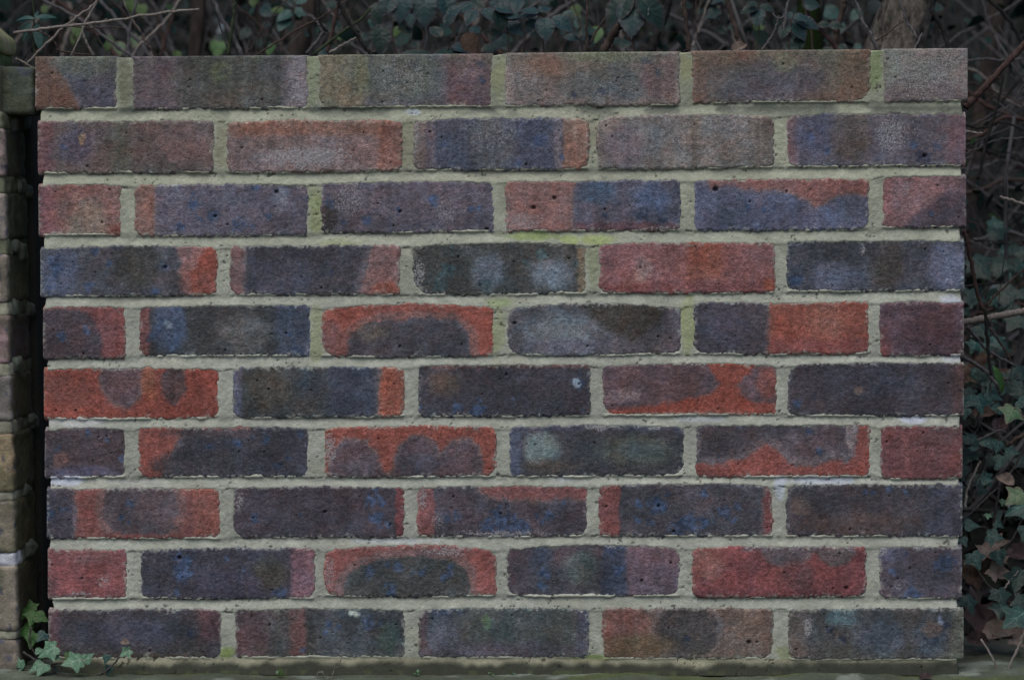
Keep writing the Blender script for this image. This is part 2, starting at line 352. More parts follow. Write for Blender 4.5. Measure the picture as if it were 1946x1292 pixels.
    (6, 1): [(68, 65, 75), ('p', [(-.2, -.2), (.3, -.2), (.25, .2), (.2, .5), (.17, .75), (.11, 1.2), (-.2, 1.2)], (112, 67, 60), 5, 2), ('s', [(.42, .4, 14), (.57, .32, 9), (.76, .2, 12), (.67, .2, 8), (.6, .35, 7), (.82, .75, 7), (.88, .6, 6), (.95, .15, 9)], 'BLUE'), ('e', .45, .12, .25, .12, (80, 70, 74), 8), ('r', .3, -.2, .65, .03, (112, 76, 72), 4), ('e', .35, .75, .25, .3, (66, 62, 68), 14)],
    (6, 2): [(112, 65, 57), ('p', [(.02, 1.2), (.04, .55), (.09, .3), (.17, .22), (.25, .28), (.3, .55), (.345, .93), (.375, .96), (.41, .7), (.45, .35), (.5, .22), (.56, .18), (.62, .24), (.655, .42), (.68, .54), (.71, .42), (.76, .28), (.84, .24), (.9, .34), (.92, .6), (.91, 1.2)], (84, 70, 75), 5, 1), ('w', .03, .4, .05, .5, .6), ('e', .55, .8, .12, .25, (76, 70, 80), 10), ('e', .2, .75, .1, .25, (84, 75, 82), 10)],
    (6, 3): [(69, 66, 72), ('e', .18, .45, .1, .35, (98, 104, 102), 16), ('e', .72, .5, .22, .3, (80, 80, 74), 22), ('e', .74, .5, .12, .16, (78, 84, 86), 14), ('r', -.1, -.2, .06, 1.2, (70, 72, 90), 10), ('r', -.1, -.2, 1.1, .1, (72, 70, 84), 12), ('w', .5, .04, .1, .08, .7), ('w', .84, .04, .05, .08, .7), ('e', .25, .8, .15, .15, (82, 74, 72), 10)],
    (6, 4): [(80, 70, 76), ('p', [(-.2, .78), (.15, .72), (.28, .62), (.36, .48), (.41, .38), (.46, .5), (.52, .7), (.6, .8), (.7, .76), (.78, .68), (.86, .74), (.91, .6), (.92, .3), (.93, -.2), (1.2, -.2), (1.2, 1.2), (-.2, 1.2)], (112, 66, 60), 5, 3), ('s', [(.25, .1, 12), (.7, .5, 7), (.65, .15, 6), (.13, .6, 5)], 'BLUE'), ('e', .9, .2, .03, .3, (108, 96, 96), 6), ('e', .2, .3, .18, .3, (76, 66, 70), 12)],
    (6, 5): [(100, 64, 65), ('e', .5, .4, .4, .35, (98, 66, 67), 20), ('e', .8, .15, .2, .2, (94, 70, 72), 14)],
    (7, 0): [(108, 70, 67), ('r', -.1, -.2, .165, 1.2, (80, 72, 82), 4, 1), ('e', .545, .42, .225, .68, (84, 73, 78), 5, 2), ('r', .84, -.2, 1.2, 1.2, (114, 72, 64), 8), ('r', .3, .93, 1.1, 1.2, (106, 68, 66), 6), ('s', [(.1, .18, 7), (.09, .45, 12), (.02, .5, 10), (.47, .3, 11), (.43, .6, 5), (.47, .7, 5)], 'BLUE'), ('r', .8, -.2, 1.1, .06, (118, 72, 62), 6)],
    (7, 1): [(72, 64, 72), ('r', .955, -.2, 1.2, 1.2, (100, 60, 62), 4), ('s', [(.82, .3, 18), (.87, .34, 10), (.845, .62, 13), (.9, .75, 10), (.83, .05, 7), (.12, .6, 9), (.4, .55, 6)], 'BLUE'), ('w', .03, .3, .04, .3, .6), ('h', .535, .5, 3), ('h', .115, .6, 2)],
    (7, 2): [(76, 68, 76), ('r', -.1, -.2, .105, 1.2, (108, 70, 69), 4), ('p', [(.3, -.2), (1.2, -.2), (1.2, .27), (.9, .28), (.7, .3), (.55, .27), (.42, .22), (.37, .08)], (110, 73, 71), 6, 1), ('s', [(.5, .66, 26), (.56, .72, 22), (.42, .78, 16), (.17, .62, 9), (.23, .62, 9), (.7, .6, 9), (.77, .58, 8), (.63, .85, 14), (.86, .32, 5), (.73, .7, 7)], 'BLUE'), ('s', [(.54, .72, 8)], 'K'), ('w', .5, .95, .4, .12, .55), ('w', .03, .2, .05, .4, .6), ('w', .12, .7, .08, .3, .4), ('h', .49, .55, 2)],
    (7, 3): [(74, 69, 76), ('r', -.1, -.2, .115, 1.2, (106, 66, 64), 4), ('r', .94, -.2, 1.2, 1.2, (104, 62, 62), 5, 1), ('s', [(.34, .42, 17), (.22, .4, 10), (.33, .3, 8), (.22, .7, 8), (.52, .8, 18), (.61, .75, 14), (.45, .9, 18), (.72, .52, 12), (.3, .75, 10), (.6, .2, 7), (.8, .45, 8), (.78, .72, 8), (.4, .2, 7)], 'BLUE'), ('h', .34, .43, 3), ('h', .43, .93, 3), ('h', .04, .4, 2)],
    (7, 4): [(70, 64, 70), ('e', .45, .75, .35, .2, (80, 67, 68), 14), ('s', [(.58, .1, 9), (.5, .16, 7), (.68, .13, 6), (.45, .14, 6)], 'BLUE'), ('r', .8, -.1, 1.1, 1.1, (70, 68, 80), 22), ('e', .08, .4, .06, .2, (84, 72, 70), 8)],
    (8, 0): [(108, 68, 69), ('r', -.1, .6, .12, 1.1, (88, 62, 66), 10), ('e', .5, .1, .3, .2, (106, 76, 76), 10), ('w', .7, .65, .12, .2, .5), ('w', .4, .9, .2, .1, .5), ('r', -.1, .9, .5, 1.1, (88, 66, 68), 6)],
    (8, 1): [(68, 64, 74), ('r', .87, -.2, 1.2, 1.2, (102, 76, 82), 12), ('s', [(.22, .18, 12), (.245, .4, 19), (.25, .55, 13), (.77, .42, 16), (.6, .48, 9), (.8, .9, 15), (.63, .55, 8), (.5, .2, 8), (.2, .9, 8)], 'BLUE'), ('h', .22, .18, 4), ('e', .75, .5, .1, .35, (72, 68, 66), 12), ('e', .5, .75, .2, .3, (72, 66, 80), 14)],
    (8, 2): [(112, 70, 66), ('p', [(.1, 1.2), (.11, .7), (.16, .45), (.25, .32), (.4, .24), (.6, .22), (.76, .28), (.84, .48), (.87, 1.2)], (70, 69, 70), 5, 3), ('s', [(.28, .5, 15), (.43, .46, 11), (.565, .58, 13), (.73, .55, 9), (.74, .42, 6), (.36, .8, 7), (.4, .94, 11), (.7, .65, 7), (.36, .4, 6)], 'BLUE'), ('w', .7, .1, .2, .15, .6), ('w', .03, .5, .05, .5, .5)],
    (8, 3): [(78, 68, 75), ('r', .14, -.2, .26, .6, (64, 70, 88), 16), ('r', .15, .4, .6, 1.2, (70, 67, 74), 20), ('r', .55, -.2, .69, 1.2, (63, 66, 84), 8), ('e', .43, .45, .1, .35, (74, 77, 76), 14), ('r', .7, -.2, 1.2, 1.2, (90, 74, 81), 6), ('s', [(.23, .56, 11), (.65, .5, 9), (.2, .8, 10), (.6, .12, 11)], 'BLUE'), ('w', .6, .03, .06, .06, .7), ('h', .78, .7, 3)],
    (8, 4): [(106, 62, 62), ('e', .55, .02, .14, .38, (90, 78, 82), 7, 1), ('e', .83, .05, .11, .33, (90, 78, 80), 6), ('r', .3, -.2, .8, .08, (92, 76, 80), 8), ('e', .08, .3, .1, .35, (114, 78, 72), 16), ('e', .6, .6, .1, .3, (100, 68, 70), 16), ('h', .89, .82, 4), ('r', -.1, .85, 1.1, 1.1, (98, 58, 60), 10)],
    (8, 5): [(76, 69, 78), ('s', [(.06, .1, 18), (.83, .3, 16), (.36, .95, 15), (.15, .5, 7), (.32, .13, 8), (.7, .35, 7), (.45, .95, 10)], 'BLUE'), ('r', .0, -.1, .3, .3, (74, 72, 90), 14), ('w', .05, .1, .08, .12, .7), ('w', .2, .75, .08, .1, .5)],
    (9, 0): [(72, 65, 70), ('r', -.1, -.2, .06, 1.2, (92, 66, 70), 14), ('e', .45, .5, .3, .3, (71, 69, 82), 18), ('r', .88, -.1, 1.1, .6, (88, 64, 68), 16), ('s', [(.83, .5, 9)], 'NAVY'), ('e', .62, 1., .06, .07, (112, 74, 50), 4), ('r', .1, .94, .8, 1.2, (82, 66, 62), 4)],
    (9, 1): [(74, 70, 71), ('r', -.1, -.2, .2, 1.2, (84, 66, 70), 22), ('r', .32, -.2, .43, 1.2, (94, 70, 70), 12), ('r', .42, -.2, .46, 1.2, (62, 60, 62), 8), ('r', .5, -.1, 1.1, 1.1, (70, 72, 78), 22), ('s', [(.55, .3, 8), (.6, .42, 9), (.79, .28, 14), (.87, .3, 7), (.53, .5, 6), (.4, .85, 6)], 'BLUE'), ('e', .7, .1, .03, .06, (160, 160, 150), 4), ('e', .9, .6, .06, .3, (66, 78, 76), 12)],
    (9, 2): [(72, 74, 75), ('r', -.1, -.2, .07, 1.2, (84, 68, 72), 10), ('e', .15, .08, .08, .14, (64, 70, 94), 10), ('e', .15, .5, .1, .4, (76, 78, 88), 14), ('e', .5, .9, .5, .2, (76, 72, 82), 14), ('e', .4, .3, .03, .15, (76, 92, 76), 6), ('w', .6, .3, .03, .15, .4), ('r', .93, -.1, 1.1, 1.1, (72, 72, 86), 10)],
    (9, 3): [(90, 75, 70), ('e', .1, .35, .16, .5, (100, 72, 68), 16), ('e', .5, .45, .2, .62, (72, 66, 68), 16, 1), ('e', .86, .5, .1, .5, (94, 80, 74), 14), ('h', .86, .68, 4), ('h', .91, .67, 2), ('s', [(.5, .6, 7)], 'NAVY'), ('e', .2, .75, .2, .25, (88, 74, 60), 14)],
    (9, 4): [(73, 71, 73), ('r', -.1, -.2, .1, 1.2, (86, 76, 74), 14), ('w', .1, .35, .04, .3, .7), ('e', .3, .15, .08, .2, (68, 84, 90), 12), ('e', .52, .6, .14, .4, (70, 74, 86), 18), ('e', .8, .6, .1, .35, (68, 72, 84), 14), ('r', .93, -.1, 1.1, 1.1, (84, 82, 76), 10), ('s', [(.23, .42, 9), (.31, .6, 8), (.82, .62, 11), (.9, .3, 9)], 'NAVY'), ('e', .865, .22, .022, .09, (104, 112, 132), 3), ('e', .82, .4, .06, .15, (86, 72, 70), 8)],
}

BR = []
for r, (slope, row) in enumerate(ROWS):
    for i, (x0, x1, yt, yb) in enumerate(row):
        rr = np.random.default_rng(100 + r * 10 + i)
        cr = CORNERS.get((r, i), tuple(rr.uniform(5, 14, 4)))
        if r == 0:
            cr = (4, 4, cr[2], cr[3])
        first, last = i == 0, i == len(row) - 1
        if first: cr = (4, cr[1], 5, cr[3])
        if last: cr = (cr[0], 4, cr[2], 5)
        BR.append(dict(r=r, i=i, x0=x0, x1=x1, yt=yt, yb=yb, s=slope, cr=cr, arch=0 if r == 0 else ARCH.get((r, i), rr.uniform(0, 3)), first=first, last=last,
                       proud=rr.normal(0, 0.5), tilt=rr.normal(0, 0.5, 2), seed=1000 + 37 * (r * 10 + i)))


def brick_lines(b, x):
    xc = 0.5 * (b['x0'] + b['x1']); hw = 0.5 * (b['x1'] - b['x0'])
    t = (x - xc) / hw
    top = b['yt'] + b['s'] * (x - xc) + b['arch'] * (t * t - 0.35)
    bot = b['yb'] + b['s'] * (x - xc) + (b['arch'] * 0.25) * (0.35 - t * t)
    return top, bot


def brick_inside(b, x, y):
    """signed distance in photo pixels, positive inside the brick's face"""
    top, bot = brick_lines(b, x)
    sd = b['seed']
    if b['r'] == 0: top = top + 1.4 * (fbm(x, 0 * x, 60, 5, 2) - .5) * 2
    jag = 1.0
    lft = b['x0'] + (fbm(0 * y + sd, y, 30, sd, 2) - .5) * (2 if b['first'] else 5)
    rgt = b['x1'] + (fbm(0 * y + sd + 50, y, 30, sd + 3, 2) - .5) * (2 if b['last'] else 5)
    top = top + (fbm(x, 0 * x + sd, 46, sd + 5, 2) - .5) * (1.5 if b['r'] == 0 else 3.6)
    bot = bot + (fbm(x, 0 * x + sd, 46, sd + 8, 2) - .5) * 3.6
    dl, dr, dt, db = x - lft, rgt - x, y - top, bot - y
    dx = np.minimum(dl, dr); dy = np.minimum(dt, db)
    isl, ist = dl < dr, dt < db
    tl, tr, bl, br = [c_ * .78 for c_ in b['cr']]
    rad = np.where(isl, np.where(ist, tl, bl), np.where(ist, tr, br))
    corner = rad - np.hypot(np.maximum(rad - dx, 0), np.maximum(rad - dy, 0))
    s = np.where((dx < rad) & (dy < rad), corner, np.minimum(dx, dy))
    s = s + 1.0
    free = np.ones_like(s)
    if b['first']: free = np.where(dl == np.minimum(dx, dy), 0.35, free)
    if b['last']: free = np.where(dr == np.minimum(dx, dy), 0.35, free)
    if b['r'] == 0: free = np.where(dt == np.minimum(dx, dy), 0.35, free)
    s = s + free * ((vnoise(x, y, 9, sd + 21) - .5) * 2.6 + (vnoise(x, y, 4.2, sd + 22) - .5) * 3.8)
    return s


def poly_sdf(px, py, pts):
    d = np.full(px.shape, 1e9); sign = np.ones(px.shape)
    n = len(pts)
    for k in range(n):
        ax, ay = pts[k]; bx, by = pts[k - 1]
        ex, ey = bx - ax, by - ay
        wx, wy = px - ax, py - ay
        t = np.clip((wx * ex + wy * ey) / (ex * ex + ey * ey + 1e-9), 0, 1)
        d = np.minimum(d, (wx - ex * t) ** 2 + (wy - ey * t) ** 2)
        c1 = py >= ay; c2 = py < by; c3 = ex * wy > ey * wx
        flip = (c1 & c2 & c3) | (~c1 & ~c2 & ~c3)
        sign = np.where(flip, -sign, sign)
    return sign * np.sqrt(d)


def weather(x, y, col):
    """algae, soot and drips that belong to the wall's surface, in photo pixels on the wall"""
    g = fbm(x, y, 70, 301, 4); g2 = fbm(x, y, 22, 302, 3); dr = fbm(x, y * 0.18, 26, 303, 3)
    # algae on the exposed top courses, running down
    a = sstep(250, 95, y) * sstep(0.40, 0.72, 0.5 * g + 0.28 * dr + 0.22 * g2)
    a = a * 0.38 + 0.25 * sstep(128, 100, y) * sstep(.35, .6, g2)
    col = col * (1 - a[..., None]) + np.array((84, 93, 76)) * a[..., None]
    # grey weathering of rows one and two
    a = sstep(345, 180, y) * 0.22 * sstep(.3, .7, fbm(x, y, 90, 305, 3))
    col = col * (1 - a[..., None]) + np.array((88, 89, 82)) * a[..., None]
    # damp, algae and dirt at the foot
    a = sstep(1205, 1262, y) * 0.30 * sstep(.35, .65, g)
    col = col * (1 - a[..., None]) + np.array((72, 76, 62)) * a[..., None]
    return col


def brick_colour(b, x, y, inside):
    pat = PAT[(b['r'], b['i'])]
    W = b['x1'] - b['x0']; H = b['yb'] - b['yt']
    top, _ = brick_lines(b, x)
    lx, ly = x - b['x0'], y - top
    sd = b['seed']
    col = np.zeros(x.shape + (3,)) + np.array(pat[0], float)
    # soft kiln mottling
    m = fbm(x, y, 60, sd + 31, 4) - .5; m2 = fbm(x, y * 1.3, 26, sd + 32, 3) - .5; m3 = fbm(x, y * .35, 30, sd + 33, 2) - .5
    wx = (fbm(x, y, 26, sd + 41, 3) - .5) * 8; wy = (fbm(x, y, 26, sd + 42, 3) - .5) * 8
    fine = (vnoise(x, y, 5, sd + 43) - .5) * 4.5 + (fbm(x, y, 12, sd + 44, 2) - .5) * 7
    qx, qy = lx + wx, ly + wy
    eff = np.zeros(x.shape)
    hole = np.zeros(x.shape)
    for op in pat[1:]:
        k = op[0]
        if k in 'rep':
            if k == 'r':
                _, u0, v0, u1, v1, c, soft = op[:7]; edge = op[7] if len(op) > 7 else 0
                cx, cy = (u0 + u1) / 2 * W, (v0 + v1) / 2 * H
                d = np.maximum(np.abs(qx - cx) - (u1 - u0) / 2 * W, np.abs(qy - cy) - (v1 - v0) / 2 * H)
            elif k == 'e':
                _, cu, cv, ru, rv, c, soft = op[:7]; edge = op[7] if len(op) > 7 else 0
                rx, ry = ru * W, rv * H
                q = np.hypot((qx - cu * W) / rx, (qy - cv * H) / ry)
                d = (q - 1) * min(rx, ry)
            else:
                _, pts, c, soft = op[:4]; edge = op[4] if len(op) > 4 else 0
                d = poly_sdf(qx, qy, [(u * W, v * H) for u, v in pts])
            d = d + fine
            soft = soft * .75
            a = sstep(soft, -soft, d)
            if soft >= 7: a = a * np.clip(.45 + 1.1 * fbm(x, y * .8, 20, sd + 81, 3), 0, 1)
            a = a[..., None]
            col = col * (1 - a) + np.array(c, float) * a
            if edge:
                wd = 3.0 + 2.2 * edge
                band = np.exp(-((d + (0 if edge < 2 else (-wd * .7))) / wd) ** 2) * (0.42 + 0.06 * edge)
                col = col * (1 - band[..., None]) + np.array((98, 89, 90)) * band[..., None]
        elif k == 's':
            c = np.array(C[op[2]], float)
            for (u, v, rad) in op[1]:
                dd = np.hypot(lx - u * W + wx * .7, (ly - v * H + wy * .7)) + (vnoise(x, y, 6, sd + 51) - .5) * rad * 1.1 + (fbm(x, y, rad * 1.5, sd + 53, 2) - .5) * rad * 1.2
                a = (sstep(rad * 1.15, rad * .35, dd) * 0.8)[..., None]
                cc = c * (0.9 + 0.3 * vnoise(x, y, 7, sd + 52))[..., None]
                col = col * (1 - a) + cc * a
        elif k == 'w':
            _, cu, cv, ru, rv, st = op
            q = np.hypot((lx + wx * 1.5 - cu * W) / (ru * W), (ly + wy * 1.5 - cv * H) / (rv * H))
            eff = np.maximum(eff, min(1.0, st * 1.15) * sstep(1.1, .3, q))
        elif k == 'h':
            _, u, v, rad = op
            dd = np.hypot(lx - u * W, (ly - v * H) * 1.15)
            hole = np.maximum(hole, sstep(rad * 1.5, rad * .5, dd))
    col = col * (1 + 0.26 * m + 0.18 * m2 + 0.10 * m3)[..., None]
    # slight hue drift, redder or bluer
    hd = (fbm(x, y, 48, sd + 34, 3) - .5)[..., None]
    col = col * (1 + hd * np.array((0.14, -0.02, -0.10)))
    # random small bubble holes of the clay
    rr = np.random.default_rng(sd)
    for _ in range(rr.integers(2, 6)):
        u, v, rad = rr.uniform(.03, .97), rr.uniform(.08, .92), rr.uniform(0.9, 2.0)
        dd = np.hypot(lx - u * W, (ly - v * H) * rr.uniform(.8, 1.6))
        hole = np.maximum(hole, sstep(rad * 1.5, rad * .5, dd))
    # mortar crumbs caught along the edges
    crumbs = sstep(11, 2, inside) * sstep(.56, .70, vnoise(x, y, 4.2, sd + 61)) * sstep(.40, .58, fbm(x, y, 40, sd + 62, 2))
    crumbs = np.maximum(crumbs, sstep(4.5, .5, inside) * sstep(.42, .60, vnoise(x, y, 4.2, sd + 64)) * .8)
    crumbs = crumbs * (1 if b['r'] else sstep(5, 14, y - top))
    col = col * (1 - 0.75 * crumbs[..., None]) + np.array((124, 124, 116)) * 0.75 * crumbs[..., None]
    # settle the palette: blues a little greyer, dark purples a little darker and browner
    mean = col.mean(-1, keepdims=True)
    bluish = np.clip((col[..., 2:3] - col[..., 0:1]) / 22.0, 0, 1)
    col = mean + (col - mean) * (1.0 - 0.20 * bluish)
    reddish = np.clip((col[..., 0:1] - col[..., 2:3] - 18) / 30.0, 0, 1)
    col = mean + (col - mean) * (1 - .13 * reddish)
    col = col * (1 + .05 * reddish)
    dk = sstep(92, 62, mean) * (1 - reddish)
    cool = sstep(230, 480, y)[..., None]
    col = col * (1 - 0.16 * dk * cool) * (1 + dk * cool * np.array((-.015, .006, -.012)) + (1 - cool) * np.array((.0, .002, -.02)))
    ch = (fbm(x, y, 13, sd + 74, 2) - .5)[..., None]
    col = col * (1 + (1 - reddish) * (np.array((.012, .018, .03)) + sstep(230, 400, y)[..., None] * np.array((-.012, .040, .02))) + ch * np.array((.10, -.02, -.08)))
    # rain streaks and scumbled bloom
    stk = vnoise(x, y * .06, 5, sd + 71) * .6 + vnoise(x, y * .1, 14, sd + 72) * .4 - .5
    col = col * (1 + stk * (0.09 + 0.13 * sstep(560, 200, y)))[..., None]
    cl = fbm(x, y, 9, sd + 73, 3) - .5
    col = col * (1 + 0.22 * cl)[..., None]
    col = weather(x, y, col)
    eff = np.maximum(eff, 0.16 * sstep(.52, .75, fbm(x, y, 80, sd + 63, 3)))
    eff = np.maximum(eff, sstep(330, 120, y) * 0.16)
    return col, eff, hole


XL_TOP, XL_BOT, XR_TOP, XR_BOT = 67, 93, 1839, 1829
THICK = 0.1025

wall = empty('brick_wall', on_plane(np.array(960.), np.array(1262.), THICK / 2), 'free-standing wall panel of mottled red and purple bricks in pale mortar', 'brick wall')
WINV = wall.location.copy()


def to_world(x, y, depth_mm):
    p = on_plane(x, y, 0.0)
    p[..., 1] += np.asarray(depth_mm) / 1000.0
    return p


STEP = 2.0
for b in BR:
    m_ = 4
    mL, mR, mT = (0.5 if b['first'] else 4), (0.5 if b['last'] else 4), (0.5 if b['r'] == 0 else 4)
    nx_ = int(round((b['x1'] - b['x0'] + mL + mR) / STEP)) + 1
    xs = np.linspace(b['x0'] - mL, b['x1'] + mR, nx_)
    sl_ = abs(b['s']) * (b['x1'] - b['x0']) * .5 + b['arch'] + 3
    ny = int(round((b['yb'] - b['yt'] + 2 * m_ + 4) / STEP))
    tt = np.linspace(0, 1, ny)
    X = np.repeat(xs[None, :], ny, 0)
    top, bot = brick_lines(b, X)
    Y = (top - mT) * (1 - tt[:, None]) + (bot + m_) * tt[:, None]
    ins = brick_inside(b, X, Y)
    sd = b['seed']
    rim = 1.3 * np.clip(1 - ins / 4.5, 0, 1) ** 2 * np.where(ins > 0, 1, 0) + np.where(ins <= 0, 1.3 + (-ins) * 1.2, 0)
    face = (fbm(X, Y, 90, sd + 1, 3) - .5) * 2.2 + (fbm(X, Y, 15, sd + 2, 3) - .5) * .75 + (vnoise(X, Y, 4.2, sd + 4) - .5) * .5
    col, eff, hole = brick_colour(b, X, Y, ins)
    u = (X - b['x0']) / (b['x1'] - b['x0']) - .5; v = (Y - b['yt']) / (b['yb'] - b['yt']) - .5
    dep = rim + face - b['proud'] + b['tilt'][0] * u + b['tilt'][1] * v + hole * 3.0
    col = col * (1 - 0.55 * hole[..., None])
    P = to_world(X, Y, np.minimum(dep, 16))
    nx = len(xs)
    verts = P.reshape(-1, 3)
    quads = [grid_quads(nx, ny)[:, ::-1]]
    # sides and back
    idx = np.arange(nx * ny).reshape(ny, nx)
    ring = np.concatenate([idx[0, :], idx[1:, -1], idx[-1, -2::-1], idx[-2:0:-1, 0]])
    cen = np.array([0.5 * (b['x0'] + b['x1']), 0.5 * (b['yt'] + b['yb'])])
    rx, ry = X.ravel()[ring], Y.ravel()[ring]
    back_x = np.clip(rx, b['x0'] + 1, b['x1'] - 1); back_y = np.clip(ry, b['yt'] + 1.5, b['yb'] - 1.5)
    nb = len(ring)
    loops = []
    for dmm in (20, 60, 101):
        loops.append(to_world(back_x + (vnoise(rx, ry + dmm, 14, sd) - .5) * 2, back_y + (vnoise(rx, ry + dmm, 14, sd + 9) - .5) * 1.5, dmm))
    base = len(verts)
    verts = np.concatenate([verts] + loops + [to_world(cen[0:1], cen[1:2], 101)])
    k = np.arange(nb); k2 = (k + 1) % nb
    prev = ring
    for li in range(3):
        cur = base + li * nb + k
        quads.append(np.stack([prev, prev[k2], cur[k2], cur], -1)[:, ::-1])
        prev = cur
    last = np.stack([prev, prev[k2], np.full(nb, len(verts) - 1)], -1)[:, ::-1]
    ccol = col.reshape(-1, 3)
    side = ccol[ring] * 0.95
    ccol = np.concatenate([ccol, side, side, side, np.array([pat0 for pat0 in [PAT[(b['r'], b['i'])][0]]], float)])
    ealpha = np.concatenate([eff.ravel(), np.zeros(3 * nb + 1)])
    org = to_world(cen[0], cen[1], 50)
    me = mesh_np('brick', verts - org, np.concatenate(quads), last)
    color_attr(me, 'clay', np.clip(lin(ccol) / KL, 0.01, 0.9), ealpha)
    o = obj('brick', me, M_BRICK, wall)
    o.location = Vector(org) - WINV

# ---------------- mortar: one sheet with weathered bed joints, perpends, lips and smears
gx = np.arange(66, 1842, STEP); gy = np.arange(92, 1282, STEP)
GX, GY = np.meshgrid(gx, gy)
INS = np.full(GX.shape, -30.0)
for b in BR:
    i0 = max(int((b['x0'] - 24 - gx[0]) / STEP), 0); i1 = int((b['x1'] + 24 - gx[0]) / STEP) + 1
    j0 = max(int((b['yt'] - 30 - gy[0]) / STEP), 0); j1 = int((b['yb'] + 30 - gy[0]) / STEP) + 1
    sub = (slice(j0, j1), slice(i0, i1))
    INS[sub] = np.maximum(INS[sub], brick_inside(b, GX[sub], GY[sub]))
perp = 0.9 + (fbm(GX, GY, 40, 401, 3) - .5) * 1.2
depth = perp.copy()
bed_t = np.full(GX.shape, -1.0)
edges = []
for r in range(10):
    xs_t, ys_t, xs_b, ys_b = [], [], [], []
    for b in [q for q in BR if q['r'] == r]:
        xx = np.linspace(b['x0'] + 4, b['x1'] - 4, 9)
        t_, b_ = brick_lines(b, xx)
        xs_t += list(xx); ys_t += list(t_); ys_b += list(b_)
    edges.append((np.interp(gx, xs_t, ys_t), np.interp(gx, xs_t, ys_b)))
for r in range(10):
    yb = edges[r][1][None, :] + (fbm(GX, 0 * GX, 46, 440 + r, 2) - .5) * 3.4 + (vnoise(GX, 0 * GX, 8, 470 + r) - .5) * 2.0
    yt = edges[r + 1][0][None, :] if r < 9 else np.full((1, len(gx)), 1276.0) + 0.004 * (gx[None, :] - 90)
    t = (GY - yb) / np.maximum(yt - yb, 4)
    m = (GY >= yb - 3) & (GY < yt + 4)
    amp = 2.0 + 4.0 * fbm(GX, 0 * GX, 120, 420 + r, 3)
    if r < 9:
        d = 0.2 + amp * (1 - np.clip(t, 0, 1)) ** 1.15
    else:
        d = 1.6 - 11.0 * np.clip(t, 0, 1) ** 1.6
        amp = np.full(GX.shape, 1.5)
    lip_on = sstep(.36, .52, fbm(GX, 0 * GX, 38, 430 + r, 3))
    above = np.zeros(len(gx))
    for b in [q_ for q_ in BR if q_['r'] == r]:
        above = np.maximum(above, sstep(-2, 5, gx - b['x0']) * sstep(-2, 5, b['x1'] - gx))
    lip = np.exp(-((GY - yb) / 2.0) ** 2) * lip_on * above[None, :]
    amp = amp * (0.45 + 0.55 * above[None, :])
    drop = sstep(-3.0, 4.0 + 10 * (1 - above[None, :]), GY - yb)
    d = 0.9 * (1 - drop) + d * drop
    d = d * (1 - lip) + (-0.5) * lip
    depth = np.where(m, d, depth)
    bed_t = np.where(m, np.clip(t, 0, 1), bed_t)
nz = (fbm(GX, GY, 14, 403, 3) - .5) * .8 + (vnoise(GX, GY, 5, 404) - .5) * .5 + (fbm(GX, GY, 80, 406, 2) - .5) * 1.0
depth = depth + nz
# keep the sheet below the bricks except for thin smears along their edges
smear = sstep(.55, .75, fbm(GX, GY, 30, 405, 3))
depth = depth + np.clip(INS - 1.0 - 2.0 * smear, 0, 20) * 0.55
# ends and top curl back
xl = XL_TOP + (XL_BOT - XL_TOP) * (GY - 108) / 1140 + 5 + (fbm(0 * GY, GY, 22, 407, 3) - .5) * 9
xr = XR_TOP + (XR_BOT - XR_TOP) * (GY - 95) / 1150 - 6 + (fbm(0 * GY + 9, GY, 22, 408, 3) - .5) * 9
end = np.maximum(np.maximum(xl + 4 - GX, GX - xr + 4), 0)
ytop = edges[0][0][None, :] + 2.0 + (fbm(GX, 0 * GX, 20, 409, 2) - .5) * 3
endt = np.maximum(ytop - GY, 0)
depth = depth + np.minimum(0.9 * end ** 2, 92) + np.minimum(7.0 * endt ** 2, 92)
keep_v = (INS < 9) & (end < 12) & (endt < 6)
cell = keep_v[:-1, :-1] | keep_v[1:, :-1] | keep_v[:-1, 1:] | keep_v[1:, 1:]
q = grid_quads(len(gx), len(gy))[:, ::-1][cell.ravel()]
# mortar colour
mc = np.zeros(GX.shape + (3,)) + np.array((134, 140, 128), float)
mc *= (1 + 0.18 * (fbm(GX, GY, 45, 411, 4) - .5) + .10 * (fbm(GX, GY, 12, 412, 2) - .5))[..., None]
mc = weather(GX, GY, mc)


def blend(mc, a, c):
    a = np.clip(a, 0, 1)[..., None]
    return mc * (1 - a) + np.array(c, float) * a


# warm upper courses, cooler lower courses
mc = blend(mc, sstep(700, 250, GY) * .75, (136, 142, 122))
mc = blend(mc, sstep(.5, .72, fbm(GX, GY * 1.5, 70, 461, 4)) * .28, (108, 113, 100))
mc = blend(mc, sstep(.55, .75, fbm(GX * .4, GY, 30, 462, 3)) * .25, (146, 146, 130))
mc = blend(mc, sstep(220, 190, GY) * .55, (104, 111, 96))
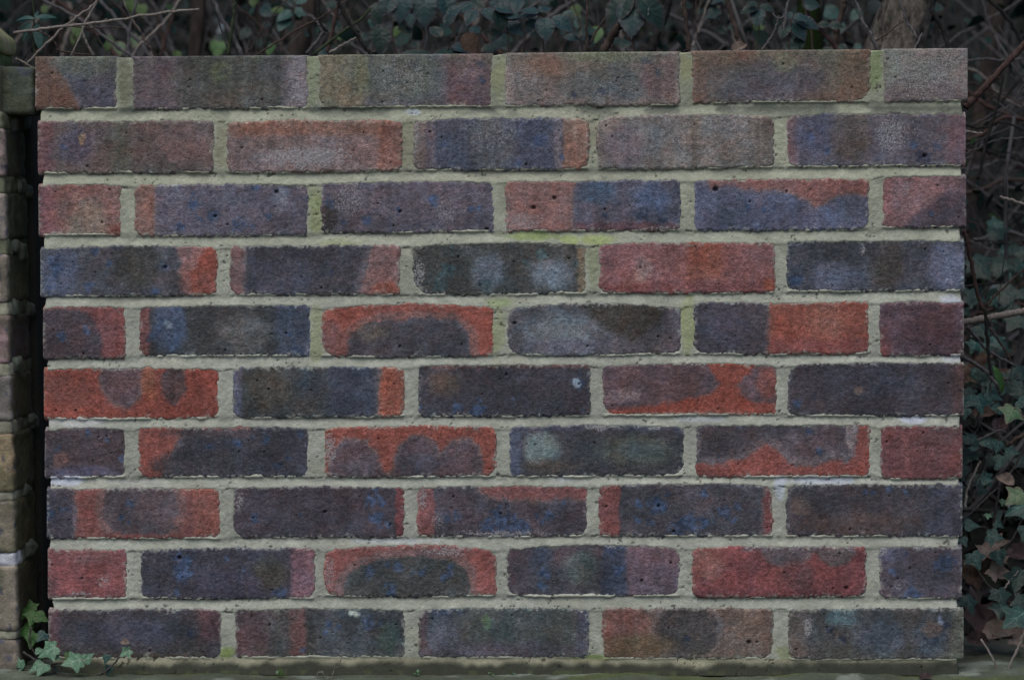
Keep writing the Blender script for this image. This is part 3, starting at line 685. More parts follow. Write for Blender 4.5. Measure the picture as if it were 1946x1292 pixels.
# grey-black soot in the first bed joints, dirt streaks
so = sstep(.46, .64, fbm(GX, GY * 2, 60, 413, 3))
mc = blend(mc, so * .8 * sstep(232, 200, GY) * sstep(196, 206, GY), (62, 68, 62))
mc = blend(mc, so * .45 * sstep(345, 325, GY) * sstep(300, 325, GY), (96, 98, 88))
n16 = fbm(GX, GY, 24, 414, 3)
for (cx, cy, rx, ry, c, s) in [
    (600, 410, 16, 46, (118, 129, 90), .7), (598, 378, 16, 30, (120, 132, 96), .6), (1010, 448, 60, 10, (114, 132, 82), .75), (1120, 456, 50, 12, (130, 148, 84), .6),
    (960, 575, 30, 10, (114, 131, 88), .6), (945, 640, 16, 50, (122, 132, 100), .7), (1305, 620, 16, 60, (126, 136, 98), .75), (600, 640, 16, 60, (126, 134, 100), .6), (1127, 500, 16, 45, (116, 124, 98), .7),
    (640, 462, 60, 12, (124, 134, 96), .5), (595, 150, 14, 60, (112, 122, 96), .6), (946, 150, 14, 50, (116, 122, 92), .7), (1304, 130, 16, 40, (118, 122, 90), .7), (1664, 130, 16, 40, (104, 118, 84), .8),
    (237, 150, 16, 60, (92, 94, 78), .7), (420, 270, 16, 46, (112, 114, 92), .6), (775, 270, 16, 50, (112, 114, 94), .6), (1127, 260, 14, 40, (114, 116, 98), .5),
    (110, 912, 60, 11, (156, 164, 174), .9), (140, 802, 60, 10, (150, 154, 154), .6), (760, 1028, 90, 8, (150, 158, 160), .6), (1330, 797, 60, 7, (150, 158, 166), .5), (1740, 797, 40, 9, (158, 166, 176), .9),
    (1560, 914, 90, 9, (150, 160, 170), .7), (1480, 930, 14, 30, (150, 160, 168), .8), (1810, 570, 26, 12, (150, 158, 164), .9), (1810, 680, 26, 10, (148, 154, 156), .9), (780, 213, 20, 6, (150, 162, 168), .8),
    (1070, 912, 30, 10, (150, 158, 160), .6), (690, 206, 60, 5, (120, 130, 110), .5), (430, 1240, 18, 14, (94, 112, 60), .8), (1110, 1250, 60, 8, (92, 112, 62), .8), (1490, 1240, 20, 20, (100, 108, 76), .6), (250, 916, 80, 6, (146, 150, 148), .4),
]:
    qd = np.hypot((GX - cx) / rx, (GY - cy) / ry) + (n16 - .5) * 1.3
    mc = blend(mc, s * sstep(1.15, .45, qd), c)
# foot of the wall: pale near the bricks, then black-green algae
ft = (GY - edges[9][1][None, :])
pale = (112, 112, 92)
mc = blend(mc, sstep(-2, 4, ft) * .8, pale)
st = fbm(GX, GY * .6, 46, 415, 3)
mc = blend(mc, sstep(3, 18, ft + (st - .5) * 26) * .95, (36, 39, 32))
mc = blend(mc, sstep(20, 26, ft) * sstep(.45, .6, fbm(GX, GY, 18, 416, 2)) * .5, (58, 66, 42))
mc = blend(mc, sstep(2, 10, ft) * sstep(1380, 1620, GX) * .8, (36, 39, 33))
cr_ = np.zeros(GX.shape)
rr = np.random.default_rng(91)
for r in range(1, 10):
    row = [b for b in BR if b['r'] == r]
    for b0, b1 in zip(row[:-1], row[1:]):
        for yy_, pr in (((edges[r][0]), .6), ((edges[r][1]), .45)):
            if rr.random() < pr:
                xa, xb = b0['x1'] + rr.uniform(-4, 8), b1['x0'] + rr.uniform(-8, 4)
                yl = yy_[None, :] + rr.uniform(-1, 5) + (fbm(GX, 0 * GX, 12, 600 + r, 3) - .5) * 7
                cr_ = np.maximum(cr_, sstep(1.9, .6, np.abs(GY - yl)) * sstep(xa, xa + 4, GX) * sstep(xb, xb - 4, GX) * sstep(.35, .5, fbm(GX, GY, 10, 610 + r, 2)))
depth = depth + cr_ * 1.2
mc = mc * (1 - .38 * cr_)[..., None]
pit = sstep(.76, .82, fbm(GX + 3 * fbm(GY, GX, 9, 491, 2), GY, 6, 417, 2)) * sstep(.52, .62, fbm(GX, GY, 50, 418, 2))
depth = depth + pit * 1.6
mc = mc * (1 - .35 * pit)[..., None]
P = to_world(GX, GY, np.minimum(depth, 98))
mv = P.reshape(-1, 3)
used = np.unique(q)
remap = np.full(len(mv), -1); remap[used] = np.arange(len(used))
me = mesh_np('mortar', mv[used] - np.array(WINV), remap[q])
color_attr(me, 'clay', np.clip(lin(mc.reshape(-1, 3)[used]) / KL, .01, .9), (0.25 * sstep(.5, .7, fbm(GX, GY, 60, 419, 3)) * sstep(6, -4, ft)).ravel()[used])
obj('mortar', me, M_MORTAR, wall)
# solid mortar core behind the face
core_x = [84, 1822, 1818, 100]; core_y = [112, 98, 1276, 1272]
cv = np.concatenate([to_world(np.array(core_x, float), np.array(core_y, float), 24), to_world(np.array(core_x, float), np.array(core_y, float), 97)])
me = mesh_np('mortar_core', cv - np.array(WINV), [[0, 1, 2, 3], [7, 6, 5, 4], [0, 4, 5, 1], [1, 5, 6, 2], [2, 6, 7, 3], [3, 7, 4, 0]], smooth=False)
color_attr(me, 'clay', lin(np.full((8, 3), 110.)) / KL, np.zeros(8))
obj('mortar_core', me, M_MORTAR, wall)
#@@SECTION2
# ------------------------------------------------------------------ old brick pier beside the wall
def rough_box(x0, x1, y0, y1, z0, z1, rnd, res, amp, seed, shear=0.0, wl=0.02):
    """rounded, uneven block as (verts, quads); dense enough for its own wear"""
    vs, qs = [], []
    c = np.array([(x0 + x1) / 2, (y0 + y1) / 2, (z0 + z1) / 2]); h = np.array([(x1 - x0) / 2, (y1 - y0) / 2, (z1 - z0) / 2])
    rnd = min(rnd, h.min() * .9)
    for ax in range(3):
        for sg in (-1, 1):
            a, b_ = (ax + 1) % 3, (ax + 2) % 3
            na = max(2, int(2 * h[a] / res) + 1); nb_ = max(2, int(2 * h[b_] / res) + 1)
            U, V = np.meshgrid(np.linspace(-1, 1, na), np.linspace(-1, 1, nb_))
            p = np.zeros(U.shape + (3,)); p[..., ax] = sg * h[ax]; p[..., a] = U * h[a]; p[..., b_] = V * h[b_]
            inner = np.clip(p, -(h - rnd), h - rnd)
            d = p - inner
            p = inner + rnd * d / np.maximum(np.linalg.norm(d, axis=-1, keepdims=True), 1e-9)
            n = d / np.maximum(np.linalg.norm(d, axis=-1, keepdims=True), 1e-9)
            w_ = p + c
            f = (fbm(w_[..., 0] + w_[..., 1] * .7, w_[..., 2] + w_[..., 1] * .7, wl, seed, 3) - .5) + (fbm(w_[..., 0] - w_[..., 1], w_[..., 2], wl * .25, seed + 3, 2) - .5) * .4
            w_ = w_ + n * (f * 2 * amp)[..., None]
            w_[..., 0] += shear * (w_[..., 2] - c[2])
            q = grid_quads(na, nb_, sum(len(v) for v in vs))
            vs.append(w_.reshape(-1, 3)); qs.append(q if sg > 0 else q[:, ::-1])
    return np.concatenate(vs), np.concatenate(qs)


def weld(me, dist=1e-6):
    import bmesh
    bm = bmesh.new(); bm.from_mesh(me)
    bmesh.ops.remove_doubles(bm, verts=bm.verts, dist=dist)
    bmesh.ops.recalc_face_normals(bm, faces=bm.faces)
    bm.to_mesh(me); bm.free()


Z0 = at(973, 1277, 0).z                       # top of the plinth
pier = empty('brick_pier', (-0.72, 0.12, Z0), 'old yellow stock brick pier with mossy sloped cap at the picture edge', 'brick pier')
PIV = np.array(pier.location)


def corner(py): return on_plane(np.array(3 + (py - 125) * 0.0285), np.array(float(py)), -0.005)


def stock_colour(v, seed, front, side, xr):
    x, y, z = v[:, 0] * 1570, v[:, 1] * 1570, v[:, 2] * 1570
    f = (sstep(.000, .010, v[:, 1]) )[:, None]        # turn of the arris: face to side, whose olive tone includes painted shade
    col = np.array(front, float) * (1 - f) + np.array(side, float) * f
    n = fbm(x + y, z, 30, seed, 4) - .5
    col = col * (1 + .5 * n)[:, None]
    sp = sstep(.70, .80, fbm(x + y * .7, z, 16, seed + 9, 2))[:, None] * .8
    col = col * (1 - sp) + np.array((56, 60, 72)) * sp
    ms = (sstep(.48, .66, fbm(x + y, z, 40, seed + 5, 3)) * .5)[:, None]
    col = col * (1 - ms) + np.array((62, 66, 48)) * ms
    return np.clip(lin(col) / KL, .01, .9)


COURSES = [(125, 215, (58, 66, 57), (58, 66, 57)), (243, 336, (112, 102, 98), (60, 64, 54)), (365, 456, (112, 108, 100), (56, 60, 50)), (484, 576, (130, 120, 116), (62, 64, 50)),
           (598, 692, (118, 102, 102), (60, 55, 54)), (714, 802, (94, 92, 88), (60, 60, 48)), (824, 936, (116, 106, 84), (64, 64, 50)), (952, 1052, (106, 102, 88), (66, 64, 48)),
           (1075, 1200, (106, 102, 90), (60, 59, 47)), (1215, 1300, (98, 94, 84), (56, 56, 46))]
mv, mq, mcol, off = [], [], [], 0
for k, (ya, yb_, fc, sc) in enumerate(COURSES):
    ca, cb = corner(ya), corner(yb_)
    xr = (ca[0] + cb[0]) / 2; shear = (ca[0] - cb[0]) / (ca[2] - cb[2])
    spans = [(0.0, 0.102)]
    if k == 0:
        xr = at(66, 170, 0.02).x; shear = 0; spans = [(0.02, 0.102)]
    for j, (d0, d1) in enumerate(spans):
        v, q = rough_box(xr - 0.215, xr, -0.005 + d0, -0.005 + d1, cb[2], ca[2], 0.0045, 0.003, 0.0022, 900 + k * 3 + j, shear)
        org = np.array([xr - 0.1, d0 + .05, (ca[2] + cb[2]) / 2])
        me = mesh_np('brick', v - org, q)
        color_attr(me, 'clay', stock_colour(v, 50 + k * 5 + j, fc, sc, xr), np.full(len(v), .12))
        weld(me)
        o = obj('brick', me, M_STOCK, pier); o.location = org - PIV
    # bed joint above this course: lumpy smeared mortar
    if k:
        yu = COURSES[k - 1][1]
        cu = corner(yu)
        xm = (cu[0] + ca[0]) / 2
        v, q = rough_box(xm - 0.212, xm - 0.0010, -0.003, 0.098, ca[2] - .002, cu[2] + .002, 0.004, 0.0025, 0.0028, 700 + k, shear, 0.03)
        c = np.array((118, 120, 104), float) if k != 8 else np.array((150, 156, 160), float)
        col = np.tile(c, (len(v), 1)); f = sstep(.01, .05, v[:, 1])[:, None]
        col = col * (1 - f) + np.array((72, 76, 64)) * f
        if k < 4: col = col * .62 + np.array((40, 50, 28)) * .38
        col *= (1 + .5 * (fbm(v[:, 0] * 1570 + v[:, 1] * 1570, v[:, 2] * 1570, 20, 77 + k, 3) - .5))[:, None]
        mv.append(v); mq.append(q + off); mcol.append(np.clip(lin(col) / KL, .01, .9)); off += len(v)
        # squeezed-out blobs on the side
        rr = np.random.default_rng(60 + k)
        for _ in range(2):
            cy_, rz = rr.uniform(.02, .1), rr.uniform(.006, .011)
            cz = (ca[2] + cu[2]) / 2 + rr.normal(0, .004)
            v, q = rough_box(xm - .012, xm + rr.uniform(.003, .007), cy_ - .014, cy_ + .014, cz - rz, cz + rz, .006, .0025, .003, int(rr.integers(1e6)), 0, .012)
            col = np.tile(np.array((70, 76, 68), float), (len(v), 1)) * (1 + .4 * (fbm(v[:, 1] * 1570, v[:, 2] * 1570, 14, 78 + k, 3) - .5))[:, None]
            mv.append(v); mq.append(q + off); mcol.append(np.clip(lin(col) / KL, .01, .9)); off += len(v)
cA, cB = corner(120), corner(1296)
for d0, d1 in ((.004, .090),):
    v, q = rough_box(min(cA[0], cB[0]) - .2, (cA[0] + cB[0]) / 2 - .005, d0, d1, cB[2] - .02, cA[2], .004, .02, .001, 5, (cA[0] - cB[0]) / (cA[2] - cB[2]))
    mv.append(v); mq.append(q + off); mcol.append(np.tile(lin(np.array((60, 62, 52.))) / KL, (len(v), 1))); off += len(v)
xr2 = min(cA[0], cB[0]) - .004
v, q = rough_box(xr2 - .2, xr2 + .012, .104, .33, cB[2] - .02, cA[2] - .02, .004, .02, .002, 6, (cA[0] - cB[0]) / (cA[2] - cB[2]))  # rear block added to close the gap, coloured dark for its deep shade
mv.append(v); mq.append(q + off); mcol.append(np.tile(lin(np.array((40, 42, 37.))) / KL, (len(v), 1))); off += len(v)
v = np.concatenate(mv)
me = mesh_np('mortar', v - PIV, np.concatenate(mq)); color_attr(me, 'clay', np.concatenate(mcol), np.full(len(v), .1)); weld(me)
obj('mortar', me, M_MORTAR, pier)
# mossy bed and sloped cap
pm, pr = at(32, 100, 0.02), at(30, 124, 0.02)
xr_cap = at(-6, 90, 0.0).x
v, q = rough_box(xr_cap - .25, at(-10, 110, 0).x, -.004, .090, at(20, 126, 0).z, at(20, 96, 0).z, .006, .004, .005, 33, 0, .025)
me = mesh_np('moss_bed', v - PIV, q)
col = np.array((62, 74, 46)) * (1 + .7 * (fbm(v[:, 0] * 1570 + v[:, 1] * 1570, v[:, 2] * 1570, 14, 81, 3) - .5))[:, None]
color_attr(me, 'clay', np.clip(lin(col) / KL, .01, .9), np.zeros(len(v))); weld(me); obj('moss_bed', me, M_STOCK, pier)
za, zb, zt = at(20, 98, 0).z, at(20, 69, 0).z, at(0, 38, 0).z
v, q = rough_box(xr_cap - .27, xr_cap, -.008, .092, za, zb, .004, .004, .0016, 34, 0, .03)
# slope the upper part towards the middle
topm = v[:, 2] > (zb - .004)
ins_ = np.minimum(xr_cap - v[:, 0], np.minimum(v[:, 1] + .008, np.minimum(.092 - v[:, 1], v[:, 0] - xr_cap + .27)))
v[:, 2] = np.where(topm, v[:, 2] + np.clip(ins_, 0, .09) * 1.0, v[:, 2])
me = mesh_np('cap_stone', v - PIV, q)
col = np.array((98, 98, 78)) * (1 + .5 * (fbm(v[:, 0] * 1570 + v[:, 1] * 1570, v[:, 2] * 1570 + v[:, 1] * 900, 26, 83, 4) - .5))[:, None]
gm = sstep(.45, .62, fbm(v[:, 0] * 1570, v[:, 1] * 1570 + v[:, 2] * 900, 30, 84, 3))[:, None] * .6
col = col * (1 - gm) + np.array((84, 92, 52)) * gm
color_attr(me, 'clay', np.clip(lin(col) / KL, .01, .9), np.full(len(v), .15)); weld(me); obj('cap_stone', me, M_STOCK, pier)

# ------------------------------------------------------------------ plinth, ground, bank
pl = empty('stone_plinth', (0, 0.09, Z0), 'low mossy stone plinth running along under the brick wall', 'plinth')
PLV = np.array(pl.location)
px_ = np.arange(-1.3, 1.3, .004); py_ = np.arange(-.075, .245, .004)
PX, PY = np.meshgrid(px_, py_)
hz = (fbm(PX, PY, .12, 501, 4) - .5) * .010 + (fbm(PX, PY, .02, 502, 3) - .5) * .0045
edge_d = np.minimum(PY + .075, .245 - PY)
hz = hz - .02 * np.clip(1 - edge_d / .018, 0, 1) ** 2
pc = np.zeros(PX.shape + (3,)) + np.array((68, 77, 68), float)
pc = pc * (1 + .5 * (fbm(PX, PY, .05, 503, 4) - .5))[..., None]
lm = sstep(.56, .66, fbm(PX, PY, .05, 504, 3))
pc = blend(pc, lm * .7, (112, 124, 120))
gm = sstep(.5, .66, fbm(PX, PY * 2, .08, 505, 4))
pc = blend(pc, gm * .7, (66, 78, 44))
pc = blend(pc, sstep(.04, .1, PY) * .75, (52, 54, 44))
V = np.stack([PX, PY, Z0 + hz], -1)
nx, ny = len(px_), len(py_)
verts = V.reshape(-1, 3)
fr = V[0].copy(); fr[:, 2] = Z0 - .40; fr[:, 1] += .0
bk = V[-1].copy(); bk[:, 2] = Z0 - .40
q = [grid_quads(nx, ny)[:, ::-1]]
n0 = len(verts); verts = np.concatenate([verts, fr, bk])
i = np.arange(nx - 1)
q.append(np.stack([i, i + 1, n0 + i + 1, n0 + i], -1)[:, ::-1])
lb = nx * (ny - 1)
q.append(np.stack([lb + i, lb + i + 1, n0 + nx + i + 1, n0 + nx + i], -1))
me = mesh_np('stone_slab', verts - PLV, np.concatenate(q)[:, ::-1])
cc = np.concatenate([pc.reshape(-1, 3), pc[0], pc[-1]])
color_attr(me, 'clay', np.clip(lin(cc) / np.array((.62, .66, .68)), .01, .9), np.full(len(cc), .1))
weld(me, 1e-7)
obj('stone_slab', me, M_STOCK, pl)

k = NT('leaf_mould', .95, .1)
n = k.noise(60, 4, .6); n2 = k.noise(14, 3)
k.base(k.mix(k.ramp(n2, .35, .65), k.mix(k.ramp(n, .35, .65), (.008, .009, .009), (.032, .033, .033)), (.012, .016, .012)))
k.bump(n, 1.0, .01)
M_SOIL = k.m
bx = np.concatenate([np.linspace(-8, -2, 24, endpoint=False), np.linspace(-2, 2, 260), np.linspace(2, 8, 25)[1:]])
by = np.concatenate([np.linspace(.2, 2.5, 110), np.linspace(2.5, 12, 60)[1:]])
BX, BY = np.meshgrid(bx, by)


def bank_z(x, y):
    y = np.asarray(y, float); x = np.asarray(x, float)
    base = Z0 - .035 + .34 * np.clip(y - .3, 0, 2.2) + .62 * np.clip(y - 2.5, 0, 4.0)
    # notches in the bank where the pale sky shows between the stems
    dx, dy = x - CAMP[0], y - CAMP[1]
    sx = (dx * RI[0] + dy * RI[1]) / np.maximum(dx * FW[0] + dy * FW[1], .1) * FPX + SRC_W / 2
    for c_, w_ in ((387, 11), (97, 7), (473, 8), (300, 5), (1325, 5)):
        f_ = np.exp(-((sx - c_) / w_) ** 2) * sstep(1.2, 2.2, y)
        base = base * (1 - f_) + np.minimum(base, Z0 + .30) * f_
    return base + (fbm(x, y, .8, 511, 4) - .5) * .16 * np.clip(y, 0.1, 2) * .8 + (fbm(x, y, .12, 512, 3) - .5) * .04


BZ = bank_z(BX, BY)
me = mesh_np('bank', np.stack([BX, BY, BZ], -1).reshape(-1, 3), grid_quads(len(bx), len(by)))
tag(obj('hill_bank', me, M_SOIL), kind='structure')
k = NT('gravel_path', .95, .1)
n = k.noise(90, 4, .6)
k.base(k.mix(n, (.05, .048, .042), (.10, .095, .085))); k.bump(n, 1, .01)
me = mesh_np('path', [(-40, -60, Z0 - .40), (40, -60, Z0 - .40), (40, .3, Z0 - .40), (-40, .3, Z0 - .40)], [[0, 1, 2, 3]])
tag(obj('path', me, k.m), kind='structure')
me = mesh_np('field', [(-400, 0.28, Z0 - .5), (400, 0.28, Z0 - .5), (400, 400, Z0 - .5), (-400, 400, Z0 - .5)], [[0, 1, 2, 3]])
tag(obj('ground', me, M_SOIL), kind='structure')

ORD = ['first', 'second', 'third', 'fourth', 'fifth', 'sixth']
SPANS = [(-99, 235), (235, 595), (595, 946), (946, 1303), (1303, 1666), (1666, 1840)]


def where(px, py=0):
    if px > 1840:
        rows_ = ['top', 'second', 'third', 'fourth', 'fifth', 'sixth', 'seventh', 'eighth']
        return 'beside the wall end at the ' + rows_[int(np.clip((py - 92) / 116, 0, 7))] + ' course'
    for o_, (a, b) in zip(ORD, SPANS):
        if a <= px < b:
            t = (px - a) / (b - a)
            return 'behind the ' + o_ + ' top brick from the pier, ' + ('near end' if t < .33 else 'middle' if t < .67 else 'far end')
    return 'behind the wall'


# ------------------------------------------------------------------ leaves
def resample(pts, n):
    p = np.array(pts + [pts[0]], float)
    s = np.concatenate([[0], np.cumsum(np.hypot(*np.diff(p, axis=0).T))])
    t = np.linspace(0, s[-1], n, endpoint=False)
    return np.stack([np.interp(t, s, p[:, 0]), np.interp(t, s, p[:, 1])], -1)


def mirror(half): return half + [(-x, y) for x, y in half[::-1] if x > 1e-6]


def leaf_mesh(name, outline, veins, n=72, rings=7, fold=.15, curl=-.2, wave=.05, seed=1, serr=0, vw=.018):
    o = resample(outline, n)
    if serr:
        ph = np.arange(n) % serr
        c0 = np.array([0, .42]); o = c0 + (o - c0) * (1 + .07 * (ph / serr - .5))[:, None]
    c = np.array([0., .38])
    P = [c[None, :]]
    for j in range(1, rings + 1): P.append(c + (o - c) * (j / rings))
    p = np.concatenate(P)
    z = fold * np.abs(p[:, 0]) + curl * (p[:, 1] - .35) ** 2 + wave * (fbm(p[:, 0] + 5, p[:, 1] + 5, .45, seed, 3) - .5) * 2
    z += 0.02 * np.abs(p[:, 0]) * np.sin(p[:, 1] * 40)
    d = np.full(len(p), 9.)
    for (ax, ay), (bx_, by_) in veins:
        e = np.array([bx_ - ax, by_ - ay]); wv = p - np.array([ax, ay])
        t = np.clip(wv @ e / (e @ e), 0, 1)
        d = np.minimum(d, np.hypot(*(wv - t[:, None] * e).T) + .012 * t)
    vein = np.exp(-(d / vw) ** 2)
    rim = np.zeros(len(p)); rim[1 + n * (rings - 2):] = .6; rim[1 + n * (rings - 1):] = 1
    k_ = np.arange(n); k2 = (k_ + 1) % n
    tris = np.stack([np.zeros(n, int), 1 + k_, 1 + k2], -1)
    quads = [np.stack([1 + (j - 1) * n + k_, 1 + j * n + k_, 1 + j * n + k2, 1 + (j - 1) * n + k2], -1) for j in range(1, rings)]
    me = mesh_np(name, np.stack([p[:, 0], p[:, 1], z], -1), np.concatenate(quads), tris)
    color_attr(me, 'leaf', np.stack([vein, rim, fbm(p[:, 0] + 9, p[:, 1], .3, seed + 5, 3)], -1))
    return me


IVY_O = mirror([(0, -.02), (.12, -.14), (.34, -.16), (.46, -.04), (.42, .10), (.66, .26), (.70, .36), (.40, .46), (.24, .60), (.14, .82), (0, 1.0)])
IVY_V = [((0, 0), (0, .95)), ((0, 0), (.6, .32)), ((0, 0), (-.6, .32)), ((0, 0), (.36, -.08)), ((0, 0), (-.36, -.08)), ((0, .35), (.2, .6)), ((0, .35), (-.2, .6))]
IVY2_O = mirror([(0, 0), (.16, -.10), (.40, -.06), (.52, .14), (.44, .34), (.24, .56), (.10, .84), (0, 1.0)])
OVATE = mirror([(0, 0), (.12, .03), (.28, .14), (.37, .32), (.37, .5), (.28, .7), (.14, .88), (0, 1.04)])
OV_V = [((0, 0), (0, .98))] + [((0, .1 + .14 * i), (s * (.36 - .04 * i), .28 + .14 * i)) for i in range(6) for s in (-1, 1)]
LANCE = mirror([(0, 0), (.05, .04), (.12, .2), (.15, .42), (.13, .65), (.07, .88), (0, 1.0)])
LA_V = [((0, 0), (0, .96))] + [((0, .1 + .12 * i), (s * .13, .2 + .12 * i)) for i in range(6) for s in (-1, 1)]
MAPLE = mirror([(0, 0), (.10, -.02), (.42, -.10), (.36, .06), (.62, .14), (.52, .24), (.74, .46), (.44, .44), (.30, .40), (.26, .66), (.12, .74), (0, 1.0)])
MESH = {
    'ivy': [leaf_mesh('leaf', IVY_O, IVY_V, fold=-.16, curl=-.25, wave=.07, seed=i) for i in range(3)],
    'ivy2': [leaf_mesh('leaf', IVY2_O, IVY_V, fold=-.12, curl=-.2, wave=.06, seed=10 + i) for i in range(2)],
    'bramble': [leaf_mesh('leaf', OVATE, OV_V, n=84, fold=.16, curl=-.3, wave=.06, seed=20 + i, serr=4, vw=.014) for i in range(3)],
    'lance': [leaf_mesh('leaf', LANCE, LA_V, fold=.3, curl=-.35, wave=.03, seed=30 + i, vw=.010) for i in range(2)],
    'oval': [leaf_mesh('leaf', OVATE, OV_V, n=48, rings=5, fold=.14, curl=-.2, wave=.05, seed=40 + i, vw=.012) for i in range(2)],
    'dead': [leaf_mesh('dead_leaf', MAPLE, IVY_V, n=80, rings=6, fold=.5, curl=.55, wave=.30, seed=50 + i, vw=.012) for i in range(3)],
    'dead2': [leaf_mesh('dead_leaf', OVATE, OV_V, n=60, rings=6, fold=.6, curl=.5, wave=.22, seed=60 + i, vw=.012) for i in range(2)],
}


def leaf_mat(name, blade, blade2, vein, rim, rough=.42, vs=.7, rs=.3, spec=.22):
    k = NT(name, rough, spec)
    a = k.attr('leaf')
    sep = k.node('ShaderNodeSeparateColor'); k.link(a.outputs['Color'], sep.inputs[0])
    oi = k.node('ShaderNodeObjectInfo')
    t = k.math('ADD', k.math('MULTIPLY', oi.outputs['Random'], .5), k.ramp(sep.outputs[2], .3, .7, 0, .5))
    c = k.mix(t, blade, blade2)
    n = k.noise(220, 3, .6)
    c = k.scale_col(c, k.ramp(n, .3, .7, .75, 1.25))
    c = k.mix(k.math('MULTIPLY', sep.outputs[1], rs), c, rim)
    c = k.mix(k.math('MULTIPLY', sep.outputs[0], vs), c, vein)
    k.base(c)
    k.bump(k.math('ADD', k.math('MULTIPLY', sep.outputs[0], -1.0), n), .5, .0008)
    return k.m


M_LEAF = {
    'ivy': leaf_mat('ivy_leaf', (.014, .044, .042), (.026, .068, .062), (.13, .24, .20), (.03, .06, .04)),
    'ivyd': leaf_mat('ivy_leaf_dark', (.010, .026, .024), (.02, .042, .036), (.08, .13, .11), (.02, .03, .025), vs=.5),
    'ivyl': leaf_mat('ivy_leaf_pale', (.07, .16, .10), (.11, .22, .14), (.42, .55, .45), (.06, .10, .06)),
    'ivyg': leaf_mat('ivy_leaf_green', (.025, .075, .018), (.04, .11, .025), (.10, .20, .08), (.03, .06, .02)),
    'ivyy': leaf_mat('ivy_leaf_yellowing', (.05, .12, .06), (.11, .15, .085), (.18, .26, .16), (.11, .07, .065), rs=.6),
    'bram': leaf_mat('bramble_leaf', (.009, .032, .034), (.017, .046, .050), (.04, .08, .08), (.05, .034, .046), vs=.5, rs=.5),
    'bramd': leaf_mat('bramble_leaf_dark', (.006, .021, .018), (.013, .036, .028), (.03, .06, .05), (.045, .028, .032), vs=.5, rs=.55),
    'shrub': leaf_mat('shrub_leaf', (.016, .056, .050), (.030, .080, .076), (.10, .17, .15), (.04, .07, .06)),
    'green': leaf_mat('green_leaf', (.016, .045, .008), (.034, .075, .014), (.10, .16, .05), (.04, .07, .02)),
    'brown': leaf_mat('dead_leaf_brown', (.07, .048, .038), (.13, .088, .068), (.17, .13, .10), (.05, .03, .025), rough=.8, vs=.35, spec=.2),
    'purple': leaf_mat('dead_leaf_purple', (.045, .030, .032), (.07, .045, .048), (.10, .075, .08), (.04, .025, .025), rough=.6, vs=.35, spec=.3),
    'pale': leaf_mat('dead_leaf_pale', (.17, .135, .115), (.25, .20, .17), (.28, .23, .19), (.12, .08, .06), rough=.8, vs=.35, spec=.2),
}


def leaf_matrix(base, ang, length, tu, tr, roll=0.0):
    a = math.radians(ang)
    n = (-Vector(FW) + tu * Vector(UP) + tr * Vector(RI)).normalized()
    d = Vector(UP) * math.cos(a) + Vector(RI) * math.sin(a)
    d = (d - n * d.dot(n)).normalized()
    sd_ = d.cross(n)
    return Matrix(((sd_.x * length, d.x * length, n.x * length, base.x), (sd_.y * length, d.y * length, n.y * length, base.y),
                   (sd_.z * length, d.z * length, n.z * length, base.z), (0, 0, 0, 1)))


_mc = {}


def mesh_for(kind, i, mat):
    key = (kind, i % len(MESH[kind]), mat)
    if key not in _mc:
        m = MESH[kind][key[1]].copy(); m.materials.clear(); m.materials.append(M_LEAF[mat]); _mc[key] = m
    return _mc[key]


LR = random.Random(5)


def add_leaf(parent, kind, mat, px, py, y, length_px, ang, tu=.5, tr=0.0, name='leaf', var=None):
    """base of the leaf at photo pixel (px, py), y metres behind the wall face; ang: way the tip points, clockwise from up"""
    b = at(px, py, y)
    M = leaf_matrix(b, ang, length_px * scale_at(y), tu, tr)
    o = bpy.data.objects.new(name, mesh_for(kind, LR.randrange(9) if var is None else var, mat))
    COL.objects.link(o)
    if parent is not None:
        o.parent = parent
        o.matrix_local = Matrix.Translation(-parent.location) @ M
    else:
        o.matrix_world = M
    return o


# ------------------------------------------------------------------ stems and twigs
def catmull(pts, n):
    p = [2 * pts[0] - pts[1]] + pts + [2 * pts[-1] - pts[-2]]
    out = []
    for i in range(1, len(p) - 2):
        for k_ in range(n):
            t = k_ / n
            out.append(.5 * ((2 * p[i]) + (p[i + 1] - p[i - 1]) * t + (2 * p[i - 1] - 5 * p[i] + 4 * p[i + 1] - p[i + 2]) * t * t + (3 * p[i] - p[i - 1] - 3 * p[i + 1] + p[i + 2]) * t ** 3))
    out.append(pts[-1].copy())
    return out


def tube(paths, sides=7, seed=0, node=0.0, rough=0.0):
    """paths: list of (points, r0, r1) -> verts, quads, tris"""
    rr = random.Random(seed)
    V, Q, T = [], [], []
    for pts, r0, r1 in paths:
        n = len(pts)
        off = len(V)
        prev = None
        for i, p in enumerate(pts):
            d = (pts[min(i + 1, n - 1)] - pts[max(i - 1, 0)]).normalized()
            ref = prev if prev is not None else (Vector((0, 1, 0)) if abs(d.y) < .9 else Vector((1, 0, 0)))
            a = (ref - d * ref.dot(d)).normalized(); b = d.cross(a); prev = a
            r = r0 + (r1 - r0) * i / max(n - 1, 1)
            if node and rr.random() < .16: r *= 1 + node
            for s in range(sides):
                t = 2 * math.pi * s / sides
                q = r * (1 + rough * (rr.random() - .5))
                V.append(p + a * (q * math.cos(t)) + b * (q * math.sin(t)))
        for i in range(n - 1):
            for s in range(sides):
                s2 = (s + 1) % sides
                Q.append((off + i * sides + s, off + i * sides + s2, off + (i + 1) * sides + s2, off + (i + 1) * sides + s))
        V.append(pts[0]); V.append(pts[-1])
        for s in range(sides):
            s2 = (s + 1) % sides
            T.append((len(V) - 2, off + s2, off + s)); T.append((len(V) - 1, off + (n - 1) * sides + s, off + (n - 1) * sides + s2))
    return V, Q, T


